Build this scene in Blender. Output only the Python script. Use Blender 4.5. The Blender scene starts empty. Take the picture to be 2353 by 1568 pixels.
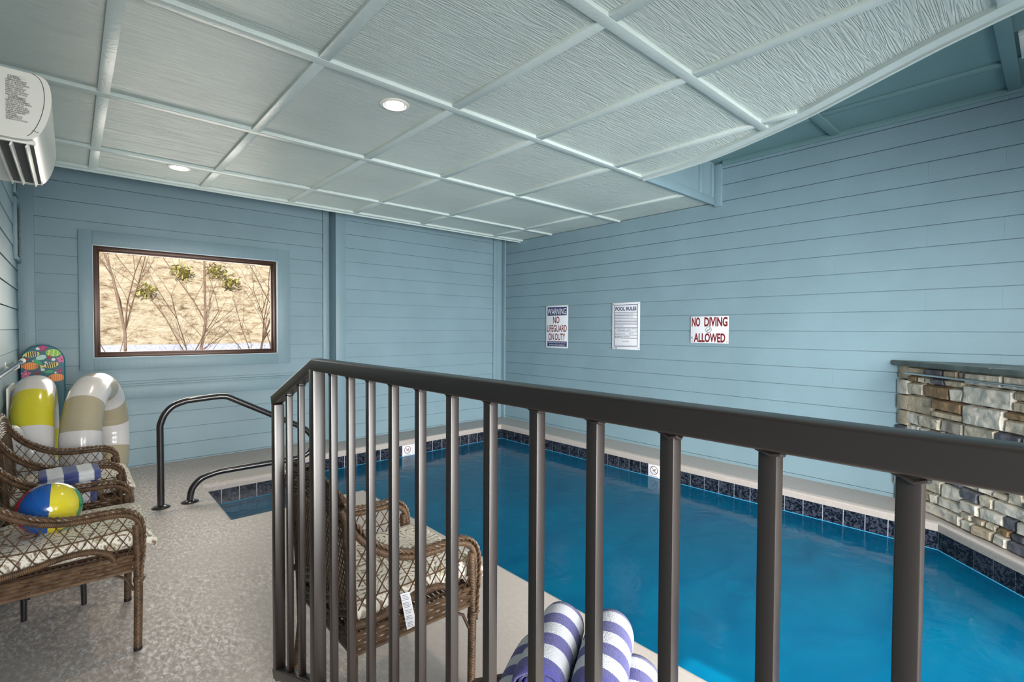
import bpy, bmesh, math, random
from mathutils import Vector, Matrix, Quaternion, noise
PI = math.pi
rnd = random.Random(7)
C = bpy.context.scene.collection
SC = bpy.context.scene

# ---------------------------------------------------------------- camera
EYE = Vector((0, 0, 1.42))
def cam_axes():
    yaw, pit, rol = map(math.radians, (41.8758, -1.3268, 0.2603))
    c, s = math.cos(yaw), math.sin(yaw)
    fw = Vector((s, c, 0)); rt = Vector((c, -s, 0)); up = Vector((0, 0, 1))
    cp, sp = math.cos(pit), math.sin(pit)
    fw, up = fw*cp + up*sp, up*cp - fw*sp
    cr, sr = math.cos(rol), math.sin(rol)
    rt, up = rt*cr + up*sr, up*cr - rt*sr
    return rt, up, fw
rt, up, fw = cam_axes()
cd = bpy.data.cameras.new('camera'); cam = bpy.data.objects.new('camera', cd); C.objects.link(cam)
cd.sensor_width = 36; cd.sensor_fit = 'HORIZONTAL'; cd.lens = 1131.43/2353*36
cd.clip_start = 0.02; cd.clip_end = 200
m = Matrix((rt, up, -fw)).transposed().to_4x4(); m.translation = EYE
cam.matrix_world = m
SC.camera = cam

# ---------------------------------------------------------------- world, sun, exposure
SC.view_settings.view_transform = 'Standard'; SC.view_settings.look = 'None'
SC.view_settings.gamma = 1; SC.view_settings.exposure = 1.35
w = bpy.data.worlds.new('daylight'); SC.world = w; w.use_nodes = True
bg = w.node_tree.nodes['Background']; bg.inputs[0].default_value = (0.93, 0.97, 1.0, 1); bg.inputs[1].default_value = .40
sl = bpy.data.lights.new('sun', 'SUN'); sl.energy = 4.8; sl.angle = math.radians(0.6); sl.color = (1, .95, .86)
so = bpy.data.objects.new('sun', sl); C.objects.link(so)
so.rotation_euler = Vector((0.30, 0.745, -0.645)).to_track_quat('-Z', 'Y').to_euler()
def area(name, loc, direction, sx, sy, power, col):
    l = bpy.data.lights.new(name, 'AREA'); l.shape = 'RECTANGLE'; l.size = sx; l.size_y = sy; l.energy = power; l.color = col
    o = bpy.data.objects.new(name, l); C.objects.link(o); o.location = loc
    o.rotation_euler = Vector(direction).to_track_quat('-Z', 'Z').to_euler()
    return o
# daylight through the glazed doors behind the camera and the picture window, plus an added rear fill
dl = area('door_daylight', (2.3, -1.50, 1.1), (0.42, 1, -0.30), 2.9, 1.9, 84, (1.0, 0.985, 0.97)); dl.data.spread = math.radians(104)
dl = area('rear_fill', (.2, -1.50, 1.15), (0.42, 1, -0.25), .75, 2.0, 34, (1.0, 0.97, 0.93)); dl.data.spread = math.radians(115)  # second rear light, added to even out the room's brightness
area('window_daylight', (1.0, 6.6, 1.7), (0, -1, -0.15), 1.5, 0.95, 12, (1.0, 0.93, 0.84))

# ---------------------------------------------------------------- key dimensions
XR = 5.224; YB = 6.061; YW = 6.272; XL = -0.352; YR = -1.6
ZC = 2.784; ZH = 3.2; XJ = 2.482

# ---------------------------------------------------------------- tagging
def tag(o, label=None, cat=None, group=None, kind=None):
    if label: o['label'] = label
    if cat: o['category'] = cat
    if group: o['group'] = group
    if kind: o['kind'] = kind
    return o
def thing(name, label, cat, loc=(0, 0, 0), rz=0, group=None):
    o = bpy.data.objects.new(name, None); C.objects.link(o); o.location = loc; o.rotation_euler = (0, 0, rz)
    o.empty_display_size = .05
    return tag(o, label, cat, group)
def copy_tree(o, parent=None):
    c = o.copy(); C.objects.link(c); c.parent = parent
    for ch in list(o.children): copy_tree(ch, c)
    return c

# ---------------------------------------------------------------- mesh builder
class MB:
    def __init__(s): s.v = []; s.f = []; s.mi = []; s.uv = []; s.sm = []
    def add(s, vs, fs, mi=0, uvs=None, sm=False):
        b = len(s.v); s.v += [tuple(p) for p in vs]
        for k, f in enumerate(fs):
            s.f.append(tuple(b+i for i in f)); s.mi.append(mi); s.sm.append(sm)
            s.uv.append(uvs[k] if uvs else [(s.v[b+i][0], s.v[b+i][1]) for i in f])
        return s
    def box(s, x0, x1, y0, y1, z0, z1, mi=0, M=None):
        vs = [Vector((x, y, z)) for x in (x0, x1) for y in (y0, y1) for z in (z0, z1)]
        if M: vs = [M @ v for v in vs]
        return s.add(vs, [(0, 1, 3, 2), (4, 6, 7, 5), (0, 4, 5, 1), (2, 3, 7, 6), (0, 2, 6, 4), (1, 5, 7, 3)], mi)
    def bbox(s, x0, x1, y0, y1, z0, z1, r=.004, mi=0, M=None, seg=2):
        bm = bmesh.new(); bmesh.ops.create_cube(bm, size=1)
        for v in bm.verts: v.co = Vector(((x0+x1)/2+v.co.x*(x1-x0), (y0+y1)/2+v.co.y*(y1-y0), (z0+z1)/2+v.co.z*(z1-z0)))
        bmesh.ops.bevel(bm, geom=bm.edges[:], offset=min(r, .49*min(x1-x0, y1-y0, z1-z0)), segments=seg, profile=.5, affect='EDGES')
        bm.verts.index_update()
        vs = [M @ v.co if M else v.co.copy() for v in bm.verts]
        s.add(vs, [[v.index for v in f.verts] for f in bm.faces], mi, sm=True); bm.free(); return s
    def tube(s, pts, r, seg=10, cap=True, closed=False, mi=0, flat=1.0, up=None):
        P = [Vector(p) for p in pts]; n = len(P)
        rr = r if hasattr(r, '__len__') else [r]*n
        T = []
        for i in range(n):
            a = P[(i-1) % n] if (closed or i) else P[0]; b = P[(i+1) % n] if (closed or i < n-1) else P[-1]
            t = (b-a); T.append(t.normalized() if t.length > 1e-9 else Vector((0, 0, 1)))
        u = Vector(up) if up else (Vector((0, 0, 1)) if abs(T[0].z) < .9 else Vector((1, 0, 0)))
        u = (u - T[0]*u.dot(T[0])).normalized(); vs = []; L = [0]
        for i in range(n):
            if i:
                u = T[i-1].rotation_difference(T[i]) @ u; u = (u-T[i]*u.dot(T[i])).normalized(); L.append(L[-1]+(P[i]-P[i-1]).length)
            w = T[i].cross(u)
            for k in range(seg):
                a = 2*PI*k/seg; vs.append(P[i]+(u*math.cos(a)*flat+w*math.sin(a))*rr[i])
        fs = []; uv = []
        for i in range(n if closed else n-1):
            j = (i+1) % n
            for k in range(seg):
                k2 = (k+1) % seg
                fs.append((i*seg+k, i*seg+k2, j*seg+k2, j*seg+k))
                l1 = L[i]; l2 = L[i+1] if i+1 < n else L[-1]+.01
                uv.append([(l1, k/seg), (l1, (k+1)/seg), (l2, (k+1)/seg), (l2, k/seg)])
        if cap and not closed:
            fs.append(tuple(range(seg))[::-1]); uv.append([(L[0], 0)]*seg)
            fs.append(tuple((n-1)*seg+k for k in range(seg))); uv.append([(L[-1], 0)]*seg)
        return s.add(vs, fs, mi, uv, True)
    def lathe(s, prof, seg=32, M=None, mi=0, sm=True):
        vs = []; fs = []
        for (r, z) in prof:
            for k in range(seg):
                a = 2*PI*k/seg; v = Vector((r*math.cos(a), r*math.sin(a), z)); vs.append(M @ v if M else v)
        for i in range(len(prof)-1):
            for k in range(seg):
                k2 = (k+1) % seg; fs.append((i*seg+k, i*seg+k2, (i+1)*seg+k2, (i+1)*seg+k))
        return s.add(vs, fs, mi, sm=sm)
    def poly(s, pts, mi=0): return s.add(pts, [tuple(range(len(pts)))], mi)
    def build(s, name, mats, parent=None, kind=None, angle=40, recalc=True):
        me = bpy.data.meshes.new(name); me.from_pydata(s.v, [], s.f)
        for mt in (mats if isinstance(mats, (list, tuple)) else [mats]): me.materials.append(mt)
        me.polygons.foreach_set('material_index', s.mi); me.polygons.foreach_set('use_smooth', s.sm)
        ul = me.uv_layers.new(name='UVMap'); flat = []
        for u in s.uv:
            for a in u: flat += [a[0], a[1]]
        ul.data.foreach_set('uv', flat)
        me.update(); me.validate()
        if recalc:
            bm = bmesh.new(); bm.from_mesh(me); bmesh.ops.recalc_face_normals(bm, faces=bm.faces); bm.to_mesh(me); bm.free()
        if any(s.sm):
            try: me.set_sharp_from_angle(angle=math.radians(angle))
            except Exception: pass
        o = bpy.data.objects.new(name, me); C.objects.link(o)
        if parent: o.parent = parent
        if kind: o['kind'] = kind
        return o
def spline(pts, n=8):
    P = [Vector(p) for p in pts]; out = []
    for i in range(len(P)-1):
        p0 = P[max(i-1, 0)]; p1 = P[i]; p2 = P[i+1]; p3 = P[min(i+2, len(P)-1)]
        for k in range(n):
            t = k/n
            out.append(.5*((2*p1)+(p2-p0)*t+(2*p0-5*p1+4*p2-p3)*t*t+(3*p1-p0-3*p2+p3)*t**3))
    out.append(P[-1]); return out

# ---------------------------------------------------------------- materials
def newmat(name):
    m = bpy.data.materials.new(name); m.use_nodes = True; nt = m.node_tree
    return m, nt, nt.nodes['Principled BSDF']
def N(nt, t, **kw):
    n = nt.nodes.new(t)
    for k, v in kw.items():
        if k in n.inputs: n.inputs[k].default_value = v
        else: setattr(n, k, v)
    return n
def L(nt, a, b): nt.links.new(a, b)
def ramp(nt, fac, stops, interp='LINEAR'):
    r = nt.nodes.new('ShaderNodeValToRGB'); r.color_ramp.interpolation = interp
    e = r.color_ramp.elements
    while len(e) < len(stops): e.new(.5)
    for i, (p, c) in enumerate(stops): e[i].position = p; e[i].color = (*c, 1)
    if fac is not None: L(nt, fac, r.inputs[0])
    return r.outputs[0]
def coords(nt, scale=(1, 1, 1), rot=(0, 0, 0), kind='Object'):
    tc = nt.nodes.new('ShaderNodeTexCoord'); mp = nt.nodes.new('ShaderNodeMapping')
    mp.inputs['Scale'].default_value = scale; mp.inputs['Rotation'].default_value = rot
    L(nt, tc.outputs[kind], mp.inputs[0]); return mp.outputs[0]
def bump(nt, h, b, strength=.3, dist=.01):
    n = N(nt, 'ShaderNodeBump', Strength=strength, Distance=dist); L(nt, h, n.inputs['Height']); L(nt, n.outputs[0], b.inputs['Normal']); return n
def simple(name, col, rough=.5, metal=0, var=0, nscale=20, bmp=0, bd=.003, spec=.5, coat=0):
    m, nt, b = newmat(name); b.inputs['Roughness'].default_value = rough; b.inputs['Metallic'].default_value = metal
    b.inputs['Base Color'].default_value = (*col, 1); b.inputs['Specular IOR Level'].default_value = spec; b.inputs['Coat Weight'].default_value = coat
    if var or bmp:
        no = N(nt, 'ShaderNodeTexNoise', Scale=nscale, Detail=5.0); L(nt, coords(nt), no.inputs['Vector'])
        if var:
            c0 = tuple(max(0, x*(1-var)) for x in col); c1 = tuple(min(1, x*(1+var)) for x in col)
            L(nt, ramp(nt, no.outputs[0], [(.3, c0), (.7, c1)]), b.inputs['Base Color'])
        if bmp: bump(nt, no.outputs[0], b, bmp, bd)
    return m
def painted_wood(name, col, rough, grain, gscale=(1, 14, 14), wscale=3, spec=.5, amt=.25):
    m, nt, b = newmat(name); b.inputs['Roughness'].default_value = rough; b.inputs['Specular IOR Level'].default_value = spec
    v = coords(nt, gscale)
    n1 = N(nt, 'ShaderNodeTexNoise', Scale=wscale, Detail=6.0, Roughness=.6, Distortion=.6); L(nt, v, n1.inputs['Vector'])
    # cedar figure: contour lines of a stretched noise field
    n2 = N(nt, 'ShaderNodeTexNoise', Scale=wscale*.35, Detail=1.5, Distortion=.4); L(nt, v, n2.inputs['Vector'])
    mm = N(nt, 'ShaderNodeMath', operation='MULTIPLY'); mm.inputs[1].default_value = 60; L(nt, n2.outputs[0], mm.inputs[0])
    sn = N(nt, 'ShaderNodeMath', operation='SINE'); L(nt, mm.outputs[0], sn.inputs[0])
    ad = N(nt, 'ShaderNodeMath', operation='MULTIPLY_ADD'); ad.inputs[1].default_value = .22; L(nt, sn.outputs[0], ad.inputs[0]); L(nt, n1.outputs[0], ad.inputs[2])
    bump(nt, ad.outputs[0], b, grain, amt*.02)
    n3 = N(nt, 'ShaderNodeTexNoise', Scale=2.0, Detail=3.0); L(nt, coords(nt), n3.inputs['Vector'])
    L(nt, ramp(nt, n3.outputs[0], [(.3, tuple(x*.94 for x in col)), (.7, tuple(min(1, x*1.05) for x in col))]), b.inputs['Base Color'])
    return m
M = {}
BLUE = (0.20, 0.305, 0.355)
M['siding'] = painted_wood('blue_siding_paint', BLUE, .5, .12, (1, 1, 14), 6)
M['siding_y'] = painted_wood('blue_siding_paint_side', BLUE, .5, .12, (1, 1, 14), 6)
M['trim'] = painted_wood('blue_trim_paint', BLUE, .45, .15, (10, 10, 1), 5)
M['ceil'] = painted_wood('ceiling_panel_paint', (.56, .635, .60), .36, 1.0, (1.1, 18, 18), 4.5)
M['ceilb'] = painted_wood('ceiling_batten_paint', (.58, .67, .65), .36, .18, (8, 8, 8), 3)
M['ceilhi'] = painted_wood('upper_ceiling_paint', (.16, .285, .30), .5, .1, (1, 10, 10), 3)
M['window_metal'] = simple('bronze_window_frame', (.055, .022, .012), .35, .3)
M['reveal'] = simple('pale_window_reveal', (.52, .62, .70), .4)

def water_mat():
    m, nt, b = newmat('pool_water_surface'); out = nt.nodes['Material Output']
    v = coords(nt, (1, 1, 1))
    n1 = N(nt, 'ShaderNodeTexNoise', Scale=5.0, Detail=4.0, Distortion=1.2); L(nt, v, n1.inputs['Vector'])
    bm_ = N(nt, 'ShaderNodeBump', Strength=.25, Distance=.02); L(nt, n1.outputs[0], bm_.inputs['Height'])
    tr = N(nt, 'ShaderNodeBsdfTransparent'); tr.inputs[0].default_value = (.12, .80, .97, 1)
    df = N(nt, 'ShaderNodeBsdfDiffuse')
    n2 = N(nt, 'ShaderNodeTexNoise', Scale=1.3, Detail=5.0, Roughness=.6, Distortion=.8); L(nt, coords(nt, (1, 2.2, 1), (0, 0, .5)), n2.inputs['Vector'])
    L(nt, ramp(nt, n2.outputs[0], [(.3, (.0, .095, .20)), (.55, (.0, .13, .25)), (.8, (.0, .165, .285))]), df.inputs[0])
    gl = N(nt, 'ShaderNodeBsdfGlossy', Roughness=.09); gl.inputs[0].default_value = (1, 1, 1, 1); L(nt, bm_.outputs[0], gl.inputs['Normal'])
    m1 = N(nt, 'ShaderNodeMixShader'); m1.inputs[0].default_value = .58; L(nt, tr.outputs[0], m1.inputs[1]); L(nt, df.outputs[0], m1.inputs[2])
    fr = N(nt, 'ShaderNodeFresnel', IOR=1.2); L(nt, bm_.outputs[0], fr.inputs['Normal'])
    m2 = N(nt, 'ShaderNodeMixShader'); L(nt, fr.outputs[0], m2.inputs[0]); L(nt, m1.outputs[0], m2.inputs[1]); L(nt, gl.outputs[0], m2.inputs[2])
    L(nt, m2.outputs[0], out.inputs[0]); return m
M['water'] = water_mat()
M['plaster'] = simple('blue_pool_plaster', (.002, .19, .38), .7, var=.25, nscale=2.5)
M['plaster_edge'] = simple('light_blue_plaster_lip', (.05, .36, .62), .6)
def tile_mat():
    m, nt, b = newmat('mottled_navy_tile'); b.inputs['Roughness'].default_value = .22
    n1 = N(nt, 'ShaderNodeTexNoise', Scale=30.0, Detail=6.0, Distortion=1.5); L(nt, coords(nt), n1.inputs['Vector'])
    L(nt, ramp(nt, n1.outputs[0], [(.38, (.003, .004, .008)), (.5, (.01, .014, .025)), (.58, (.06, .07, .095)), (.66, (.012, .013, .022)), (.8, (.07, .045, .04))]), b.inputs['Base Color'])
    return m
M['tile'] = tile_mat()
M['grout'] = simple('white_grout', (.5, .54, .6), .8)
def deck_mat(name, c1, c2, c3, rough):
    m, nt, b = newmat(name)
    n1 = N(nt, 'ShaderNodeTexNoise', Scale=55.0, Detail=8.0, Roughness=.75, Distortion=.5); L(nt, coords(nt, (1, .5, 1), (0, 0, .6)), n1.inputs['Vector'])
    n2 = N(nt, 'ShaderNodeTexNoise', Scale=1.1, Detail=3.0); L(nt, coords(nt), n2.inputs['Vector'])
    # the mottle fades in and out over the slab
    f2 = ramp(nt, n2.outputs[0], [(.38, (.3, .3, .3)), (.56, (1, 1, 1))])
    sx = nt.nodes.new('ShaderNodeSeparateXYZ'); L(nt, coords(nt), sx.inputs[0])
    mr = N(nt, 'ShaderNodeMapRange'); mr.inputs[1].default_value = .5; mr.inputs[2].default_value = 1.2; mr.inputs[3].default_value = 1; mr.inputs[4].default_value = .12; L(nt, sx.outputs[0], mr.inputs[0])
    ml = N(nt, 'ShaderNodeMath', operation='MULTIPLY'); L(nt, f2, ml.inputs[0]); L(nt, mr.outputs[0], ml.inputs[1])
    mx = N(nt, 'ShaderNodeMix', data_type='RGBA'); L(nt, ml.outputs[0], mx.inputs[0]); mx.inputs[6].default_value = (*c2, 1)
    L(nt, ramp(nt, n1.outputs[0], [(.36, c1), (.5, c2), (.62, c3)]), mx.inputs[7]); L(nt, mx.outputs[2], b.inputs['Base Color'])
    L(nt, ramp(nt, n1.outputs[0], [(.35, (rough*1.25,)*3), (.65, (rough*.75,)*3)]), b.inputs['Roughness'])
    bump(nt, n1.outputs[0], b, .35, .004); return m
M['deck'] = deck_mat('troweled_beige_concrete', (.29, .24, .23), (.41, .37, .34), (.74, .70, .71), .42)
M['bronze'] = simple('dark_bronze_railing_paint', (.015, .010, .008), .34, .0, bmp=.04, nscale=150, bd=.001, spec=.9)
M['rail_black'] = simple('black_grab_rail', (.02, .018, .02), .22, .2, coat=.5)
def wicker_mat(name, c0, c1, period=.006):
    m, nt, b = newmat(name); b.inputs['Roughness'].default_value = .42
    tc = nt.nodes.new('ShaderNodeTexCoord'); sp = nt.nodes.new('ShaderNodeSeparateXYZ'); L(nt, tc.outputs['UV'], sp.inputs[0])
    a = N(nt, 'ShaderNodeMath', operation='MULTIPLY'); a.inputs[1].default_value = 2*PI/period; L(nt, sp.outputs[0], a.inputs[0])
    sn = N(nt, 'ShaderNodeMath', operation='SINE'); L(nt, a.outputs[0], sn.inputs[0])
    mr = N(nt, 'ShaderNodeMapRange'); mr.inputs[1].default_value = -1; L(nt, sn.outputs[0], mr.inputs[0])
    n1 = N(nt, 'ShaderNodeTexNoise', Scale=35.0, Detail=3.0); L(nt, coords(nt), n1.inputs['Vector'])
    c = ramp(nt, n1.outputs[0], [(.35, c0), (.65, c1)])
    mx = N(nt, 'ShaderNodeMix', data_type='RGBA', blend_type='MULTIPLY'); mx.inputs[0].default_value = .55
    L(nt, c, mx.inputs[6]); L(nt, mr.outputs[0], mx.inputs[7]); L(nt, mx.outputs[2], b.inputs['Base Color'])
    bump(nt, mr.outputs[0], b, .8, .0015); return m
M['wrap'] = wicker_mat('wrapped_resin_wicker', (.085, .046, .022), (.175, .10, .052), .006)
M['strand'] = simple('woven_resin_strand', (.115, .068, .038), .4, var=.4, nscale=30)
M['wicker_dark'] = simple('dark_wicker_weave', (.06, .034, .02), .5, var=.3, nscale=40)  # darker brown for the seat weave and table tops
def cushion_mat():
    m, nt, b = newmat('medallion_print_fabric'); b.inputs['Roughness'].default_value = .9
    tc = nt.nodes.new('ShaderNodeTexCoord')
    vo = N(nt, 'ShaderNodeTexVoronoi', Scale=5.5); L(nt, tc.outputs['Object'], vo.inputs['Vector'])
    a = N(nt, 'ShaderNodeMath', operation='MULTIPLY'); a.inputs[1].default_value = 55; L(nt, vo.outputs['Distance'], a.inputs[0])
    sn = N(nt, 'ShaderNodeMath', operation='SINE'); L(nt, a.outputs[0], sn.inputs[0])
    n1 = N(nt, 'ShaderNodeTexNoise', Scale=45.0, Detail=2.0, Distortion=.6); L(nt, tc.outputs['Object'], n1.inputs['Vector'])
    ad = N(nt, 'ShaderNodeMath', operation='MULTIPLY_ADD'); ad.inputs[1].default_value = .26; L(nt, sn.outputs[0], ad.inputs[0]); L(nt, n1.outputs[0], ad.inputs[2])
    c1 = ramp(nt, ad.outputs[0], [(.2, (.22, .17, .13)), (.28, (.42, .35, .27)), (.38, (.70, .67, .60)), (.7, (.76, .74, .68)), (.82, (.48, .41, .31))])
    vo2 = N(nt, 'ShaderNodeTexVoronoi', Scale=9.0); L(nt, tc.outputs['Object'], vo2.inputs['Vector'])
    c2 = ramp(nt, vo2.outputs['Distance'], [(.0, (.50, .10, .06)), (.12, (.62, .6, .5)), (.16, (.5, .52, .22)), (.2, (1, 1, 1))])
    mx = N(nt, 'ShaderNodeMix', data_type='RGBA', blend_type='MULTIPLY'); mx.inputs[0].default_value = .75; L(nt, c1, mx.inputs[6]); L(nt, c2, mx.inputs[7])
    L(nt, mx.outputs[2], b.inputs['Base Color'])
    n2 = N(nt, 'ShaderNodeTexNoise', Scale=220.0); L(nt, tc.outputs['Object'], n2.inputs['Vector']); bump(nt, n2.outputs[0], b, .3, .002)
    return m
M['cushion'] = cushion_mat()
def towel_mat(name, period, duty=.47, axis=0, off=0, blue=(.085, .085, .36), kind='UV', white=(.74, .76, .80)):
    m, nt, b = newmat(name); b.inputs['Roughness'].default_value = .95; b.inputs['Sheen Weight'].default_value = .3
    tc = nt.nodes.new('ShaderNodeTexCoord'); sp = nt.nodes.new('ShaderNodeSeparateXYZ'); L(nt, tc.outputs[kind], sp.inputs[0])
    n1 = N(nt, 'ShaderNodeTexNoise', Scale=300.0, Detail=3.0); L(nt, tc.outputs['Object'], n1.inputs['Vector'])
    ad = N(nt, 'ShaderNodeMath', operation='MULTIPLY_ADD'); ad.inputs[1].default_value = .006; L(nt, n1.outputs[0], ad.inputs[0]); L(nt, sp.outputs[axis], ad.inputs[2])
    a = N(nt, 'ShaderNodeMath', operation='MULTIPLY_ADD'); a.inputs[1].default_value = 1/period; a.inputs[2].default_value = off+50; L(nt, ad.outputs[0], a.inputs[0])
    fr = N(nt, 'ShaderNodeMath', operation='FRACT'); L(nt, a.outputs[0], fr.inputs[0])
    c = ramp(nt, fr.outputs[0], [(0, blue), (duty-.01, blue), (duty+.02, white), (.98, white), (1, blue)])
    L(nt, c, b.inputs['Base Color']); bump(nt, n1.outputs[0], b, .9, .004); return m
M['towel'] = towel_mat('striped_terry', .094, blue=(.06, .06, .25), white=(.58, .60, .65))
M['towel_fold'] = towel_mat('striped_terry_folded', .118, off=.2, axis=0, kind='Object', blue=(.05, .075, .27))
M['vinyl_white'] = simple('white_vinyl', (.66, .64, .64), .22, coat=.3)
M['vinyl_yellow'] = simple('yellow_vinyl', (.62, .56, .03), .2, coat=.3)
M['vinyl_tan'] = simple('khaki_vinyl', (.40, .35, .24), .22, coat=.3)
for n_, c_ in (('blue', (.012, .09, .36)), ('yellow', (.72, .62, .03)), ('red', (.55, .02, .02)), ('green', (.01, .30, .09)), ('white', (.8, .8, .8)), ('orange', (.8, .3, .02))):
    M['ball_'+n_] = simple('glossy_%s_vinyl' % n_, c_, .14, coat=.6)
M['plastic'] = simple('offwhite_plastic', (.80, .79, .72), .35)
M['plastic_grey'] = simple('grey_plastic_vane', (.36, .36, .34), .35)
M['black'] = simple('black_cavity', (.01, .009, .008), .5)
M['chrome'] = simple('brushed_steel', (.5, .52, .52), .2, 1.0)
M['sign_white'] = simple('sign_white', (.76, .78, .82), .4)
M['navy'] = simple('sign_navy_ink', (.012, .015, .10), .5)
M['redink'] = simple('sign_red_ink', (.17, .003, .007), .5)
M['blackink'] = simple('black_ink', (.02, .02, .02), .5)
M['greyink'] = simple('grey_ink', (.12, .12, .13), .5)
M['mesh_white'] = simple('white_netting', (.62, .66, .66), .8)
M['poleblue'] = simple('blue_pole', (.01, .05, .14), .25)
def glass_mat():
    m, nt, b = newmat('window_glass'); out = nt.nodes['Material Output']
    tr = N(nt, 'ShaderNodeBsdfTransparent'); tr.inputs[0].default_value = (.97, .98, .98, 1)
    gl = N(nt, 'ShaderNodeBsdfGlossy', Roughness=.01); lw = N(nt, 'ShaderNodeFresnel', IOR=1.04)
    mx = N(nt, 'ShaderNodeMixShader'); L(nt, lw.outputs[0], mx.inputs[0]); L(nt, tr.outputs[0], mx.inputs[1]); L(nt, gl.outputs[0], mx.inputs[2])
    L(nt, mx.outputs[0], out.inputs[0]); return m
M['glass'] = glass_mat()
def emit(name, col, s):
    m, nt, b = newmat(name); b.inputs['Base Color'].default_value = (*col, 1); b.inputs['Emission Color'].default_value = (*col, 1); b.inputs['Emission Strength'].default_value = s; return m
M['lamp'] = emit('warm_lamp_lens', (1, .86, .66), 9)

# ---------------------------------------------------------------- room shell
RV = .1731
def lap(mb, ax, plane, a0, a1, z0, z1, zref, sgn, holes=(), t=.007, breaks=()):
    """lapped boards on a wall plane. ax 'x': wall runs along x at y=plane; sgn: direction of the room side"""
    k0 = math.floor((z0-zref)/RV)-1; k1 = math.ceil((z1-zref)/RV)+1
    for k in range(k0, k1):
        b0 = zref+k*RV; b1 = b0+RV
        lo, hi = max(b0, z0), min(b1, z1)
        if hi-lo < .004: continue
        lo = max(lo, b0+.006)
        cuts = {lo, hi}
        for h in holes:
            for z in (h[2], h[3]):
                if lo < z < hi: cuts.add(z)
        cuts = sorted(cuts)
        for c in range(len(cuts)-1):
            l_, h_ = cuts[c], cuts[c+1]
            segs = [(a0, a1)]
            for h in holes:
                if h[2] < (l_+h_)/2 < h[3]:
                    ns = []
                    for s in segs:
                        if h[1] <= s[0] or h[0] >= s[1]: ns.append(s)
                        else:
                            if s[0] < h[0]: ns.append((s[0], h[0]))
                            if h[1] < s[1]: ns.append((h[1], s[1]))
                    segs = ns
            for s in segs:
                js = [x for x in sorted(breaks) if s[0] < x < s[1] and (int(x*7)+k) % 3 == 0]
                e = [s[0]]+js+[s[1]]
                for q in range(len(e)-1):
                    p0 = e[q]+(.0003 if q else 0); p1 = e[q+1]-(.0003 if q < len(e)-2 else 0)
                    f = lambda z: t*(1-(z-b0)/RV)+.002
                    vs = []
                    for z, d in ((l_, f(l_)), (h_, f(h_)), (h_, -.02), (l_, -.02)):
                        for x in (p0, p1):
                            vs.append((x, plane+sgn*d, z) if ax == 'x' else (plane+sgn*d, x, z))
                    mb.add(vs, [(0, 1, 3, 2), (2, 3, 5, 4), (6, 7, 1, 0), (0, 2, 4, 6), (1, 7, 5, 3)])
ZT = 3.2
def sheath(parent, *b):
    mb = MB()
    for q in b: mb.box(*q)
    mb.build('wall_backing', M['trim'], parent)
# back wall, window side
WX0, WX1, WZ0, WZ1 = .165, 1.842, 1.125, 2.222
mb = MB(); lap(mb, 'x', YW, XL, XJ, -.02, ZT, 1.398, -1, holes=[(WX0, WX1, WZ0, WZ1)])
ww = mb.build('wall_window_side', M['siding'], kind='structure')
# back wall, bumped-out section right of the jog
mb = MB(); lap(mb, 'x', YB, XJ, XR, -.02, ZT, 1.4015, -1); mb.box(XJ, XR, YB+.012, YW+.02, -.02, ZT)
wb_ = mb.build('wall_back', M['siding'], kind='structure')
mb = MB(); lap(mb, 'y', XR, YR, YB, -.02, ZT, 1.415, -1, breaks=(5.0, 3.9, 2.75, 2.25, 1.4, .75, .3))
wr_ = mb.build('wall_right', M['siding_y'], kind='structure'); sheath(wr_, (XR+.012, XR+.10, YR, YW, -.5, ZT+.1))
mb = MB(); lap(mb, 'y', XL, YR, YW, -.02, ZT, 1.40, 1, breaks=(4.1, 2.2))
wl_ = mb.build('wall_left', M['siding_y'], kind='structure'); sheath(wl_, (XL-.10, XL-.012, YR-.1, YW+.1, -.5, ZT+.1))
# rear wall behind the camera with the glazed opening
mb = MB()
mb.box(XL, -.18, YR-.12, YR, -.02, ZT); mb.box(.6, .8, YR-.12, YR, -.02, ZT); mb.box(-.18, .6, YR-.12, YR, 2.25, ZT); mb.box(4.0, XR, YR-.12, YR, -.02, ZT); mb.box(.8, 4.0, YR-.12, YR, 2.35, ZT)
mb.build('wall_rear', M['trim'], kind='structure')
df_ = MB()
for x in (.8, 1.85, 2.9, 3.95): df_.box(x, x+.05, YR-.09, YR-.03, 0, 2.35)
df_.box(.8, 4.0, YR-.09, YR-.03, 2.29, 2.35); df_.box(.8, 4.0, YR-.09, YR-.03, 0, .06)
d1 = df_.build('door_1', M['window_metal'], kind='structure')
g = MB(); g.box(.85, 3.95, YR-.062, YR-.056, .06, 2.29); g.build('door_pane', M['glass'], d1)
df_ = MB()
for x in (-.18, .55): df_.box(x, x+.05, YR-.09, YR-.03, .16, 2.25)
df_.box(-.18, .6, YR-.09, YR-.03, 2.2, 2.25); df_.box(-.18, .6, YR-.09, YR-.03, .16, .3)
d2 = df_.build('added_door', M['window_metal'], kind='structure')  # unseen door, added to give the second rear light an opening
g = MB(); g.box(-.13, .55, YR-.062, YR-.056, .3, 2.2); g.build('door_pane', M['glass'], d2)
mb = MB(); mb.box(-4, .62, YR-3.4, YR-.125, 2.5, 2.62); mb.box(1.02, 7.0, YR-3.4, YR-.125, 2.5, 2.62); mb.build('sun_blocker', M['trim'], kind='structure')  # unseen slabs added outside to narrow the sun reaching the doors
# roof slab over everything
mb = MB(); mb.box(XL-.1, XR+.1, YR-.15, YW+.15, ZH+.09, ZH+.12); mb.build('roof_slab', M['ceilhi'], kind='structure')
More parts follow.
